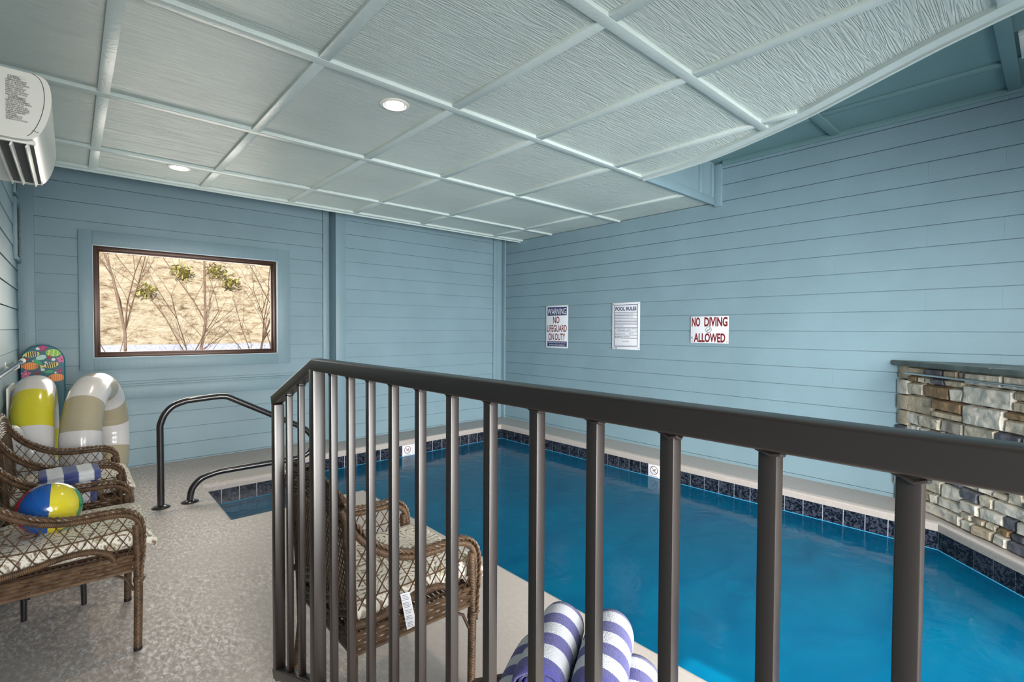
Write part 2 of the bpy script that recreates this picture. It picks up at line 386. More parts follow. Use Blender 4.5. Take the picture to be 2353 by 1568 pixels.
# upper ceiling
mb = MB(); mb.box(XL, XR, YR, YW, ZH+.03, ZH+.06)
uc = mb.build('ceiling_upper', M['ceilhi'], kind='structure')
mb = MB()
for y in (1.37, .227, -.9): mb.bbox(2.4, XR, y, y+.075, ZH, ZH+.03, .003)
mb.bbox(4.65, 4.72, .302, 1.37, ZH+.012, ZH+.03, .003); mb.bbox(4.65, 4.72, 1.445, 2.5, ZH+.012, ZH+.03, .003); mb.bbox(4.65, 4.72, -.9, .227, ZH+.012, ZH+.03, .003)
mb.bbox(XR-.03, XR, YR, 2.45, ZH-.02, ZH+.03, .003)
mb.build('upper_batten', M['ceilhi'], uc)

# dropped ceiling with curved edge
arc_pts = [(3.876, 2.559), (3.845, 2.20), (3.775, 1.83), (3.64, 1.45), (3.503, 1.125), (3.355, .855), (3.22, .619), (3.11, .42), (3.04, .273), (2.94, .05), (2.80, -.25), (2.60, -.7), (2.25, -1.59)]
arc = [Vector((p[0], p[1], 0)) for p in spline([(a, b, 0) for a, b in arc_pts], 6)]
YE = 5.64
outline = [(XL, YR), (XL, YE), (XR, YE), (XR, 2.55)]+[(p.x, p.y) for p in arc]
ZP = ZC+.022
mb = MB(); n = len(outline)
vs = [(x, y, ZP) for x, y in outline]+[(x, y, ZP+.03) for x, y in outline]
mb.add(vs, [tuple(range(n))[::-1], tuple(range(n, 2*n))]+[(i, (i+1) % n, n+(i+1) % n, n+i) for i in range(n)])
ce = mb.build('ceiling', M['ceil'], kind='structure')
def arcx(y):
    if y >= 2.55: return XR
    for i in range(len(arc)-1):
        a, b = arc[i], arc[i+1]
        if b.y <= y <= a.y: return a.x+(b.x-a.x)*(a.y-y)/max(1e-6, a.y-b.y)
    return 2.25
BX = [.13, .945, 1.762, 2.488, 3.397, 4.624]; BW = .058
rows = [5.582, 4.935, 3.75, 2.527, 1.345, .15, -1.05]
bt = MB()
for y in rows:
    x1 = arcx(y)-.03 if y != 5.582 else XR
    bt.bbox(XL, x1, y, y+BW, ZC, ZP+.002, .002)
bt.build('cross_batten', M['ceilb'], ce)
bt = MB()
for x in BX:
    for i in range(len(rows)):
        y1 = rows[i]; y0 = (rows[i+1]+BW) if i+1 < len(rows) else YR
        if x > 3.3:
            # stop where the curved edge cuts the run
            ys = [y for y in [y0+(y1-y0)*k/60 for k in range(61)] if arcx(y)-.05 > x+BW]
            if not ys: continue
            y0 = min(ys); y1 = max(ys) if max(ys) < y1-.05 else y1
        if y1-y0 > .03: bt.bbox(x, x+BW, y0+.001, y1-.001, ZC+.002, ZP+.002, .002)
bt.build('long_batten', M['ceilb'], ce)
# curved edge batten and fascia
def offset_curve(pts, d):
    out = []
    for i, p in enumerate(pts):
        t = (pts[min(i+1, len(pts)-1)]-pts[max(i-1, 0)]).normalized(); nrm = Vector((t.y, -t.x, 0))
        if nrm.x > 0: nrm = -nrm
        out.append(p+nrm*d)
    return out
def ribbon(a, b, z0, z1):
    mb = MB(); n = len(a)
    vs = [(p.x, p.y, z) for p, z in [(q, z0) for q in a]+[(q, z0) for q in b]+[(q, z1) for q in b]+[(q, z1) for q in a]]
    fs = []
    for r in range(4):
        r2 = (r+1) % 4
        for i in range(n-1): fs.append((r*n+i, r*n+i+1, r2*n+i+1, r2*n+i))
    mb.add(vs, fs, sm=True); return mb
ribbon(arc, offset_curve(arc, .075), ZC-.002, ZP+.003).build('curved_batten', M['ceilb'], ce)
ribbon(offset_curve(arc, -.016), arc, ZC-.012, ZH+.02).build('curved_fascia', M['ceilb'], ce)
# straight fascia towards the right wall
mb = MB(); mb.box(3.88, XR, 2.55, 2.57, ZC-.003, ZH+.03)
mb.bbox(3.90, XR, 2.53, 2.552, ZC-.008, ZC+.075, .002); mb.bbox(4.88, 4.945, 2.532, 2.552, ZC+.075, ZH, .002); mb.bbox(5.14, XR, 2.532, 2.552, ZC+.075, ZH, .002)
mb.build('straight_fascia', M['trim'], ce)
mb = MB(); mb.bbox(XR-.035, XR, 2.455, 2.53, ZC-.03, ZH, .002); mb.build('trim_1', M['trim'], kind='structure')
# far edge fascia
mb = MB(); mb.box(XL, XR, YE-.002, YE+.02, ZC-.012, ZC+.16); mb.build('rear_fascia', M['ceilb'], ce)

# wall trim boards
def trim(name, *boxes):
    mb = MB()
    for b in boxes: mb.bbox(*b, .003)
    return mb.build(name, M['trim'], kind='structure')
trim('trim_2', (XL+.004, XL+.115, YW-.032, YW, 0, ZT))
trim('trim_3', (2.385, XJ-.004, YW-.03, YW, 0, ZT))
trim('trim_4', (XJ-.02, XJ+.107, YB-.03, YB, 0, ZT), (XJ-.02, XJ, YB, YW, 0, ZT))
trim('trim_5', (5.012, 5.105, YB-.03, YB, 0, ZT))
trim('trim_6', (XR-.03, XR, YB-.085, YB-.004, 0, ZT), (5.105, XR-.03, YB-.018, YB, 0, ZT))
trim('trim_7', (XL+.115, 2.385, YW-.032, YW, .70, .842), (XL+.115, 2.385, YW-.045, YW, .835, .855))

# picture window
mb = MB()
for b in ((.062, WX0, 1.006, 2.355), (WX1, 1.982, 1.006, 2.355), (WX0, WX1, WZ1, 2.355), (WX0, WX1, 1.006, WZ0)):
    mb.bbox(b[0], b[1], YW-.036, YW, b[2], b[3], .003)
win = mb.build('window_1', M['trim'], kind='structure')
mb = MB()   # reveal
mb.box(WX0-.004, WX0+.004, YW-.03, YW+.10, WZ0, WZ1); mb.box(WX1-.004, WX1+.004, YW-.03, YW+.10, WZ0, WZ1)
mb.box(WX0, WX1, YW-.03, YW+.10, WZ1-.004, WZ1+.004); mb.box(WX0, WX1, YW-.03, YW+.10, WZ0-.004, WZ0+.004)
mb.build('window_reveal', M['reveal'], win)
mb = MB()
def frame(mb, x0, x1, z0, z1, y0, y1, w, r=.004):
    mb.bbox(x0, x0+w, y0, y1, z0, z1, r); mb.bbox(x1-w, x1, y0, y1, z0, z1, r)
    mb.bbox(x0+w, x1-w, y0, y1, z1-w, z1, r); mb.bbox(x0+w, x1-w, y0, y1, z0, z0+w, r)
frame(mb, WX0+.004, WX1-.004, WZ0+.004, WZ1-.004, YW+.02, YW+.09, .032)
frame(mb, WX0+.034, WX1-.034, WZ0+.034, WZ1-.034, YW+.045, YW+.085, .02)
mb.build('window_frame', M['window_metal'], win)
mb = MB(); mb.box(WX0+.05, WX1-.05, YW+.062, YW+.066, WZ0+.05, WZ1-.05); mb.build('window_pane', M['glass'], win)
sheath(ww, (XL-.1, WX0, YW+.012, YW+.10, -.5, ZT+.1), (WX1, XR+.1, YW+.012, YW+.10, -.5, ZT+.1), (WX0, WX1, YW+.012, YW+.10, WZ1, ZT+.1), (WX0, WX1, YW+.012, YW+.10, -.5, WZ0))

# ---------------------------------------------------------------- pool and deck
POOL = [(1.92, -1.3), (1.92, 4.10), (.885, 4.10), (.885, 5.155), (1.785, 5.155), (1.785, 5.58), (4.79, 5.58), (4.79, .585), (2.905, -1.3)]
def inset(poly, d):
    # POOL runs clockwise; d>0 grows the outline
    out = []; n = len(poly)
    for i in range(n):
        p0 = Vector(poly[i-1]); p1 = Vector(poly[i]); p2 = Vector(poly[(i+1) % n])
        e1 = (p1-p0).normalized(); e2 = (p2-p1).normalized()
        n1 = Vector((-e1.y, e1.x)); n2 = Vector((-e2.y, e2.x))
        b = (n1+n2); b = b/b.dot(b)*2 if b.length > 1e-6 else n1
        out.append(tuple(p1+b*d))
    return out
def ring_strip(mb, A, za, B, zb, mi=0, sm=False):
    n = len(A)
    mb.add([(x, y, za) for x, y in A]+[(x, y, zb) for x, y in B], [(i, (i+1) % n, n+(i+1) % n, n+i) for i in range(n)], mi, sm=sm)
hole = inset(POOL, .03)
bm = bmesh.new()
OUT = [(XL-.05, YR-.2), (XR+.05, YR-.2), (XR+.05, YW+.05), (XL-.05, YW+.05)]
for loop in (OUT, hole):
    vv = [bm.verts.new((x, y, 0)) for x, y in loop]
    for i in range(len(vv)): bm.edges.new((vv[i], vv[(i+1) % len(vv)]))
bmesh.ops.triangle_fill(bm, use_beauty=True, edges=bm.edges[:])
bm.verts.index_update()
mb = MB(); mb.add([v.co for v in bm.verts], [[v.index for v in f.verts] for f in bm.faces]); bm.free()
for k in range(6):
    a0, a1 = k*PI/12, (k+1)*PI/12
    ring_strip(mb, inset(POOL, .03*(1-math.sin(a0))), -.03*(1-math.cos(a0)), inset(POOL, .03*(1-math.sin(a1))), -.03*(1-math.cos(a1)), sm=True)
ring_strip(mb, POOL, -.03, POOL, -.07); ring_strip(mb, POOL, -.07, inset(POOL, .03), -.07)
mb.build('floor', M['deck'], kind='structure')

pool = thing('swimming_pool', 'indoor swimming pool with blue plaster, navy waterline tiles and corner step bay', 'swimming pool', (3.0, 2.5, 0))
def rel(o, p):   # keep world position under a parent at p
    o.location = -Vector(p.location); return o
TW = inset(POOL, .012); PW = inset(POOL, .0)
ZB = -.95
mb = MB(); ring_strip(mb, TW, -.225, TW, ZB)
n = len(TW); bmp = bmesh.new(); vv = [bmp.verts.new((x, y, ZB)) for x, y in TW]
for i in range(n): bmp.edges.new((vv[i], vv[(i+1) % n]))
bmesh.ops.triangle_fill(bmp, use_beauty=True, edges=bmp.edges[:]); bmp.verts.index_update()
mb.add([v.co for v in bmp.verts], [[v.index for v in f.verts] for f in bmp.faces]); bmp.free()
rel(mb.build('basin', M['plaster'], pool), pool)
mb = MB(); ring_strip(mb, TW, -.205, PW, -.209); ring_strip(mb, PW, -.209, PW, -.235); ring_strip(mb, PW, -.235, TW, -.24)
rel(mb.build('plaster_lip', M['plaster_edge'], pool), pool)
# waterline tiles: each a slightly raised square on a grout bed
mb = MB(); gb = MB()
ring_strip(gb, TW, -.07, TW, -.225, 0)
n = len(POOL)
for i in range(n):
    a = Vector(TW[i]); b = Vector(TW[(i+1) % n]); e = (b-a); Ln = e.length; e.normalize(); nr = Vector((e.y, -e.x))
    ks = max(1, round(Ln/.1525)); wdt = Ln/ks
    for k in range(ks):
        p0 = a+e*(k*wdt+.0035); p1 = a+e*((k+1)*wdt-.0035); q0 = p0+nr*.004; q1 = p1+nr*.004
        mb.add([(*p0, -.068), (*p1, -.068), (*q1, -.068), (*q0, -.068), (*p0, -.216), (*p1, -.216), (*q1, -.216), (*q0, -.216)],
               [(0, 1, 2, 3), (7, 6, 5, 4), (3, 2, 6, 7), (0, 3, 7, 4), (1, 5, 6, 2)])
rel(gb.build('grout_bed', M['grout'], pool), pool); rel(mb.build('waterline_tile', M['tile'], pool), pool)
mb = MB(); mb.bbox(.88, 1.90, 4.1, 5.16, ZB, -.48, .02); mb.bbox(1.90, 2.2, 4.1, 5.57, ZB, -.70, .02); mb.bbox(1.785, 1.95, 5.16, 5.57, ZB, -.48, .02)
rel(mb.build('step', M['plaster'], pool), pool)
mb = MB(); mb.lathe([(0, 0), (.035, .002), (.04, .006), (.10, .02), (.12, .012), (.125, 0)], 28, Matrix.Translation((4.55, 1.93, ZB)))
rel(mb.build('reflection_disc', M['sign_white'], pool), pool)  # white disc standing in for a rippled light reflection on the water
def jet(p, ax):
    R = Matrix.Rotation(PI/2, 4, 'Y') if ax == 'x' else Matrix.Rotation(PI/2, 4, 'X')
    mb = MB(); mb.lathe([(.0, -.02), (.016, -.018), (.018, .0), (.042, -.006), (.046, .002), (0.046, .01)], 20, Matrix.Translation(p) @ R)
    rel(mb.build('return_fitting', M['sign_white'], pool), pool)
jet((4.78, 1.571, -.36), 'x'); jet((4.78, 1.235, -.355), 'x'); jet((4.156, 5.57, -.31), 'y')
# water
pw = inset(POOL, .008)
bmw = bmesh.new(); vv = [bmw.verts.new((x, y, -.21)) for x, y in pw]
for i in range(len(vv)): bmw.edges.new((vv[i], vv[(i+1) % len(vv)]))
bmesh.ops.triangle_fill(bmw, use_beauty=True, edges=bmw.edges[:]); bmw.verts.index_update()
bmw.normal_update()
mb = MB(); mb.add([v.co for v in bmw.verts], [[v.index for v in (f.verts if f.normal.z > 0 else list(f.verts)[::-1])] for f in bmw.faces]); bmw.free()
tag(mb.build('pool_water', M['water'], recalc=False), 'calm deep blue water filling the indoor pool', 'water')

def flat_circle(mb, c, R, r0, r1, seg=28, mi=0):
    vs = []
    for k in range(seg):
        a = 2*PI*k/seg; vs += [c+R @ Vector((r0*math.cos(a), r0*math.sin(a), 0)), c+R @ Vector((r1*math.cos(a), r1*math.sin(a), 0))]
    mb.add(vs, [(2*k, 2*k+1, (2*k+3) % (2*seg), (2*k+2) % (2*seg)) for k in range(seg)], mi)
def text_mesh(mb, s, size, T, sx=1.0, bold=.0, mi=0, align='CENTER', space=1.0):
    cu = bpy.data.curves.new('t', 'FONT'); cu.body = s; cu.size = size; cu.align_x = align; cu.offset = bold; cu.space_character = space; cu.resolution_u = 3
    o = bpy.data.objects.new('t', cu); C.objects.link(o)
    dg = bpy.context.evaluated_depsgraph_get(); me = bpy.data.meshes.new_from_object(o.evaluated_get(dg))
    vs = [T @ Vector((v.co.x*sx, v.co.y, 0)) for v in me.vertices]
    mb.add(vs, [tuple(p.vertices) for p in me.polygons], mi)
    bpy.data.objects.remove(o); bpy.data.curves.remove(cu); bpy.data.meshes.remove(me)
def text_fit(mb, s, x0, x1, y0, h, T, bold=.0, mi=0, space=1.0):
    """text scaled to span x0..x1 with cap height h above baseline y0, in the local plane T"""
    size = h/.70
    tmp = MB(); text_mesh(tmp, s, size, Matrix.Identity(4), 1, bold*h, 0, 'LEFT', space)
    xs = [v[0] for v in tmp.v]; a, b = min(xs), max(xs); k = (x1-x0)/(b-a)
    base = len(mb.v)
    mb.add([T @ Vector((x0+(v[0]-a)*k, y0+v[1], 0)) for v in tmp.v], tmp.f, mi)
def bar(mb, x0, x1, y0, y1, T, mi=0): mb.add([T @ Vector((x0, y0, 0)), T @ Vector((x1, y0, 0)), T @ Vector((x1, y1, 0)), T @ Vector((x0, y1, 0))], [(0, 1, 2, 3)], mi)
def nodive(mb, T, cx, cy, r, mi=1, fig=0):
    flat_circle(mb, T @ Vector((cx, cy, 0)), T.to_3x3(), r*.86, r, 30, mi)
    a = math.radians(-45) if fig == 0 else math.radians(45)
    R2 = T @ Matrix.Translation((cx, cy, 0)) @ Matrix.Rotation(a, 4, 'Z')
    bar(mb, -r*.88, r*.88, -r*.06, r*.06, R2, mi)
    # small diver: body, arms, legs, head
    T2 = T @ Matrix.Translation((cx, cy, .0002)) @ Matrix.Rotation(math.radians(30), 4, 'Z')
    bar(mb, -r*.5, r*.25, -r*.07, r*.05, T2, 0); T3 = T2 @ Matrix.Translation((r*.2, 0, 0)) @ Matrix.Rotation(math.radians(-50), 4, 'Z'); bar(mb, 0, r*.5, -r*.05, r*.05, T3, 0)
    T4 = T2 @ Matrix.Translation((-r*.1, 0, 0)) @ Matrix.Rotation(math.radians(-100), 4, 'Z'); bar(mb, 0, r*.5, -r*.05, r*.05, T4, 0)
    flat_circle(mb, T2 @ Vector((r*.36, r*.06, 0)), T2.to_3x3(), 0, r*.12, 12, 0)
# local plane x = reading direction, y = up
def plane_right(y, z, x=XR): return Matrix.Translation((x, y, z)) @ Matrix(((0, 0, -1, 0), (-1, 0, 0, 0), (0, 1, 0, 0), (0, 0, 0, 1)))   # reads towards -y, faces -x
def plane_back(x, z, y): return Matrix.Translation((x, y, z)) @ Matrix(((1, 0, 0, 0), (0, 0, -1, 0), (0, 1, 0, 0), (0, 0, 0, 1)))   # reads towards +x, faces -y
def depth_marker(T, num, label):
    t = thing('depth_marker', label, 'depth marker', T.translation)
    inv = Matrix.Translation(-Vector(t.location))
    tl = []
    for x0 in (0, .1525):
        mb = MB(); mb.bbox(x0+.002, x0+.1505, .0, .146, -.0015, .0, .0005, M=inv @ T); tl.append(mb.build('marker_tile', M['sign_white'], t))
    mb = MB(); TT = inv @ T @ Matrix.Translation((0, 0, .0008))
    nodive(mb, TT, .076, .085, .048); text_fit(mb, 'NO DIVING', .03, .122, .014, .009, TT, .02)
    mb.build('no_diving_symbol', [M['blackink'], M['redink']], tl[0])
    mb = MB(); text_fit(mb, num, .19, .27, .022, .10, TT, .03); mb.build('numeral', M['blackink'], tl[1])
depth_marker(plane_back(3.132, -.217, 5.58+.002), '3', 'white tiles with no diving symbol and number 3 on far pool edge')
depth_marker(plane_right(3.056, -.217, 4.79+.002), '4', 'white tiles with no diving symbol and number 4 on right pool edge')

# ---------------------------------------------------------------- wall signs
def sign(name, label, y0, y1, z0, z1, draw, mats):
    w_, h_ = y0-y1, z1-z0
    t = thing(name, label, 'sign', (XR-.017, y0, z0)); inv = Matrix.Translation(-Vector(t.location))
    T = inv @ plane_right(y0, z0, XR-.018)
    mb = MB(); mb.bbox(0, w_, 0, h_, -.003, 0, .001, M=T); mb.build('sign_board', M['sign_white'], t)
    mb = MB(); draw(mb, T @ Matrix.Translation((0, 0, .0006)), w_, h_); mb.build('lettering', mats, t)
    for x in (.018, w_-.018):
        for z in (.018, h_-.018):
            mb = MB(); mb.lathe([(0, .003), (.005, .002), (.006, 0)], 10, T @ Matrix.Translation((x, z, 0))); mb.build('screw', M['greyink'], t)
def d_warn(mb, T, w_, h_):
    bar(mb, .03*w_/.45+.0, w_*.94, h_*.765, h_*.965, T, 0)
    U = T @ Matrix.Translation((0, 0, .0006))
    text_fit(mb, 'WARNING', w_*.08, w_*.92, h_*.79, h_*.145, U, .01, 2)
    text_fit(mb, 'NO', w_*.33, w_*.62, h_*.585, h_*.155, T, .025, 1)
    text_fit(mb, 'LIFEGUARD', w_*.05, w_*.95, h_*.385, h_*.155, T, .025, 1)
    text_fit(mb, 'ON DUTY', w_*.12, w_*.88, h_*.185, h_*.155, T, .025, 1)
    bar(mb, w_*.07, w_*.95, h_*.035, h_*.155, T, 0)
    text_fit(mb, 'CHILDREN SHOULD NOT USE POOL', w_*.1, w_*.92, h_*.108, h_*.035, U, 0, 2)
    text_fit(mb, 'WITHOUT ADULT SUPERVISION', w_*.15, w_*.88, h_*.052, h_*.035, U, 0, 2)
sign('warning_sign', 'white and navy WARNING NO LIFEGUARD ON DUTY sign on blue siding', 5.059, 4.630, 1.160, 1.768, d_warn, [M['navy'], M['redink'], M['sign_white']])
def d_rules(mb, T, w_, h_):
    x0, x1 = w_*.075, w_*.925; lw = .007
    bar(mb, x0, x0+lw, h_*.06, h_*.955, T); bar(mb, x1-lw, x1, h_*.06, h_*.955, T)
    bar(mb, x0, x1, h_*.955-lw, h_*.955, T); bar(mb, x0, x1, h_*.06, h_*.06+lw, T)
    for z in (.79, .725, .66, .597, .535, .472, .375, .31, .245): bar(mb, x0, x1, h_*z-.0025, h_*z+.0025, T)
    text_fit(mb, 'POOL RULES', w_*.12, w_*.88, h_*.83, h_*.075, T, .045)
    L_ = [(.745, 'WARNING: NO LIFEGUARD ON DUTY', .72), (.68, 'SHOWER BEFORE ENTERING POOL', .7), (.615, 'NO ANIMALS IN POOL OR ON POOL DECK', .84), (.552, 'NO FOOD OR DRINK IN POOL OR ON DECK', .85),
          (.492, 'NO DIVING', .32), (.432, 'CHILDREN UNDER 12 YEARS OLD MUST BE', .83), (.398, 'ACCOMPANIED BY AN ADULT', .62), (.33, 'BATHING LOAD           PERSONS', .72), (.265, 'EMERGENCY ASSISTANCE', .58)]
    for z, s, e in L_:
        text_fit(mb, s, w_*.18, w_*(.12+e*.92), h_*z, h_*.02, T, .01)
        if z != .398: bar(mb, w_*.125, w_*.15, h_*z, h_*(z+.018), T)
    text_fit(mb, 'POOL HOURS', w_*.37, w_*.62, h_*.165, h_*.02, T, .01)
    text_fit(mb, 'TO', w_*.46, w_*.51, h_*.082, h_*.014, T)
    bar(mb, w_*.12, w_*.44, h_*.083, h_*.087, T); bar(mb, w_*.54, w_*.88, h_*.083, h_*.087, T); bar(mb, w_*.12, w_*.19, h_*.02, h_*.035, T)
sign('pool_rules_sign', 'white POOL RULES sign with navy ruled lines on blue siding', 3.872, 3.457, 1.175, 1.768, d_rules, [M['navy']])
def d_dive(mb, T, w_, h_):
    text_fit(mb, 'NO', w_*.03, w_*.26, h_*.635, h_*.32, T, .05, 1); text_fit(mb, 'DIVING', w_*.37, w_*.97, h_*.635, h_*.32, T, .05, 1)
    text_fit(mb, 'ALLOWED', w_*.09, w_*.92, h_*.05, h_*.31, T, .05, 1)
    nodive(mb, T, w_*.485, h_*.5, h_*.115, 0, 1); bar(mb, w_*.03, w_*.05, h_*.14, h_*.24, T, 0)
sign('no_diving_sign', 'white NO DIVING ALLOWED sign with dark red letters on blue siding', 2.790, 2.360, 1.281, 1.576, d_dive, [M['blackink'], M['redink']])

# ---------------------------------------------------------------- guard railing
RX = .555
rail = thing('guard_railing', 'dark bronze metal guard railing with square pickets, sloping down at its far end', 'railing', (RX, 1.5, .25))
def rrel(o): o.location = -Vector(rail.location); return o
ya, yb = 1.905, 1.505; za, zb = 1.178, 1.328; slope = (zb-za)/(ya-yb)
def ztop(y): return 1.330 if y <= yb else zb-(y-yb)*slope
def sq_path(mb, P, wx, wz, r=.004):
    for i in range(len(P)-1):
        pass
    # extruded rounded-square profile along a path lying in the plane x = const, mitred
    prof = []
    for cx, cz, a0 in ((wx/2-r, wz/2-r, 0), (-wx/2+r, wz/2-r, 90), (-wx/2+r, -wz/2+r, 180), (wx/2-r, -wz/2+r, 270)):
        for k in range(4):
            a = math.radians(a0+30*k); prof.append((cx+r*math.cos(a), cz+r*math.sin(a)))
    vs = []; n = len(P); np_ = len(prof)
    for i, p in enumerate(P):
        p = Vector(p); t1 = (p-Vector(P[i-1])).normalized() if i else None; t2 = (Vector(P[i+1])-p).normalized() if i < n-1 else None
        t = ((t1 or t2)+(t2 or t1)).normalized(); nn = Vector((0, -t.z, t.y)); 
        if nn.z < 0: nn = -nn
        k = 1/max(.3, t.dot(t2 or t1))
        for a, b in prof: vs.append(p+Vector((a, 0, 0))+nn*b*k)
    fs = [(i*np_+k, i*np_+(k+1) % np_, (i+1)*np_+(k+1) % np_, (i+1)*np_+k) for i in range(n-1) for k in range(np_)]
    fs += [tuple(range(np_)), tuple((n-1)*np_+k for k in range(np_))]
    mb.add(vs, fs, sm=True)
mb = MB(); sq_path(mb, [(RX, ya, za-.019), (RX, yb, zb-.017), (RX, -1.2, 1.314)], .036, .037, .005)
rrel(mb.build('top_rail', M['bronze'], rail))
mb = MB(); sq_path(mb, [(RX, ya, .153), (RX, yb, .318), (RX, -1.2, .318)], .036, .036, .004)
rrel(mb.build('bottom_rail', M['bronze'], rail))
for y, z0, zt in ((yb, .0, zb-.03), (-.45, .0, 1.30), (ya-.017, .14, ztop(ya)-.03)):
    w_ = .019 if y != ya-.017 else .0178
    mb = MB(); mb.bbox(RX-w_, RX+w_, y-w_, y+w_, z0, zt, .004); rrel(mb.build('post', M['bronze'], rail))
pk = [.0773+.1177*k+.0095 for k in range(-8, 12)]
for y in pk+[1.645, 1.762]:
    if abs(y+.45) < .05: continue
    zl = .318 if y < yb else .318-(y-yb)*.41
    mb = MB(); mb.bbox(RX-.0095, RX+.0095, y-.0095, y+.0095, zl, ztop(y)-.034, .0015)
    p_ = rrel(mb.build('picket', M['bronze'], rail))
    z = ztop(y)-.0355; rr_ = random.Random(int(y*1000)); mb = MB()
    mb.tube([(RX-.0095, y+.012, z), (RX-.011, y+.005, z-.002), (RX-.0115, y-.004, z-.003-rr_.random()*.004), (RX-.0095, y-.0115, z-.003), (RX, y-.0125, z-.005-rr_.random()*.003),
             (RX+.0095, y-.0115, z-.003), (RX+.0115, y-.003, z-.003-rr_.random()*.003), (RX+.0095, y+.012, z)], .0023, 6)
    mb.build('weld', M['bronze'], p_)
# raised landing under the camera
mb = MB(); mb.bbox(XL+.025, RX-.025, YR+.01, 1.42, 0, .16, .01); tag(mb.build('entry_landing', M['deck']), 'raised concrete entry landing beneath the railing', 'landing')

# ---------------------------------------------------------------- pool grab rail
gr = thing('pool_grab_rail', 'black bent-tube pool grab rail over the corner step bay', 'grab rail', (.515, 4.72, 0))
def arcxz(cx, cz, r, a0, a1, n=8): return [Vector((cx+r*math.cos(math.radians(a0+(a1-a0)*k/n)), 0, cz+r*math.sin(math.radians(a0+(a1-a0)*k/n)))) for k in range(n+1)]
P = [Vector((0, 0, 0)), Vector((0, 0, .62))]+spline([(0, 0, .65), (.03, 0, .735), (.09, 0, .80), (.18, 0, .832)], 5)+[Vector((.36, 0, .845))]
P += spline([(.42, 0, .846), (.47, 0, .838), (.53, 0, .806)], 4)+[Vector((.84, 0, .635))]
P += spline([(1.05, 0, .52), (1.13, 0, .46), (1.185, 0, .37), (1.165, 0, .275), (1.09, 0, .225), (1.0, 0, .212)], 6)
P += [Vector((.62, 0, .214)), Vector((.42, 0, .212))]+spline([(.38, 0, .208), (.28, 0, .18), (.215, 0, .115), (.196, 0, .04), (.195, 0, 0)], 5)
Q = [P[0]]
for p in P[1:]:
    if (p-Q[-1]).length > .004: Q.append(p)
mb = MB(); mb.tube(Q, .0245, 18); mb.build('tube', M['rail_black'], gr)
for x in (0, .195):
    mb = MB(); mb.lathe([(.0, .022), (.024, .022), (.036, .016), (.060, .007), (.064, .001), (.062, 0)], 32, Matrix.Translation((x, 0, 0))); mb.build('flange', M['rail_black'], gr)

# ---------------------------------------------------------------- wicker armchair (local: +x forward, front legs at x=0)
HW = .262
ARM = [(-.515, .868), (-.487, .812), (-.445, .750), (-.39, .700), (-.31, .655), (-.22, .634), (-.12, .632), (-.05, .628), (-.004, .603), (.018, .555), (.020, .47), (.012, .38), (.006, .30)]
LOW = [(-.50, .47), (-.43, .455), (-.33, .465), (-.23, .482), (-.15, .478), (-.095, .45), (-.075, .418)]
def interp_z(curve, x):
    pts = sorted(curve)
    for i in range(len(pts)-1):
        if pts[i][0] <= x <= pts[i+1][0]:
            t = (x-pts[i][0])/max(1e-6, pts[i+1][0]-pts[i][0]); return pts[i][1]+t*(pts[i+1][1]-pts[i][1])
    return pts[0][1] if x < pts[0][0] else pts[-1][1]
def braid(mb, P, r, n=3, turns=28, amp=.009, outs=None):
    # strands plaited around a path
    L_ = [0]
    for i in range(1, len(P)): L_.append(L_[-1]+(P[i]-P[i-1]).length)
    for s in range(n):
        ph = 2*PI*s/n; Q = []
        steps = int(L_[-1]/.009)
        for k in range(steps+1):
            d = L_[-1]*k/steps
            i = max(j for j in range(len(L_)) if L_[j] <= d+1e-9); i = min(i, len(P)-2)
            t = (d-L_[i])/max(1e-6, L_[i+1]-L_[i]); p = P[i].lerp(P[i+1], t); tn = (P[i+1]-P[i]).normalized()
            side = Vector((0, 1, 0)); nr = tn.cross(side).normalized(); side = nr.cross(tn)
            a = d*2*PI/.085+ph
            Q.append(p+side*math.sin(a)*amp*1.7+nr*math.sin(2*a)*amp*.45)
        mb.tube(Q, r, 6, flat=.75)
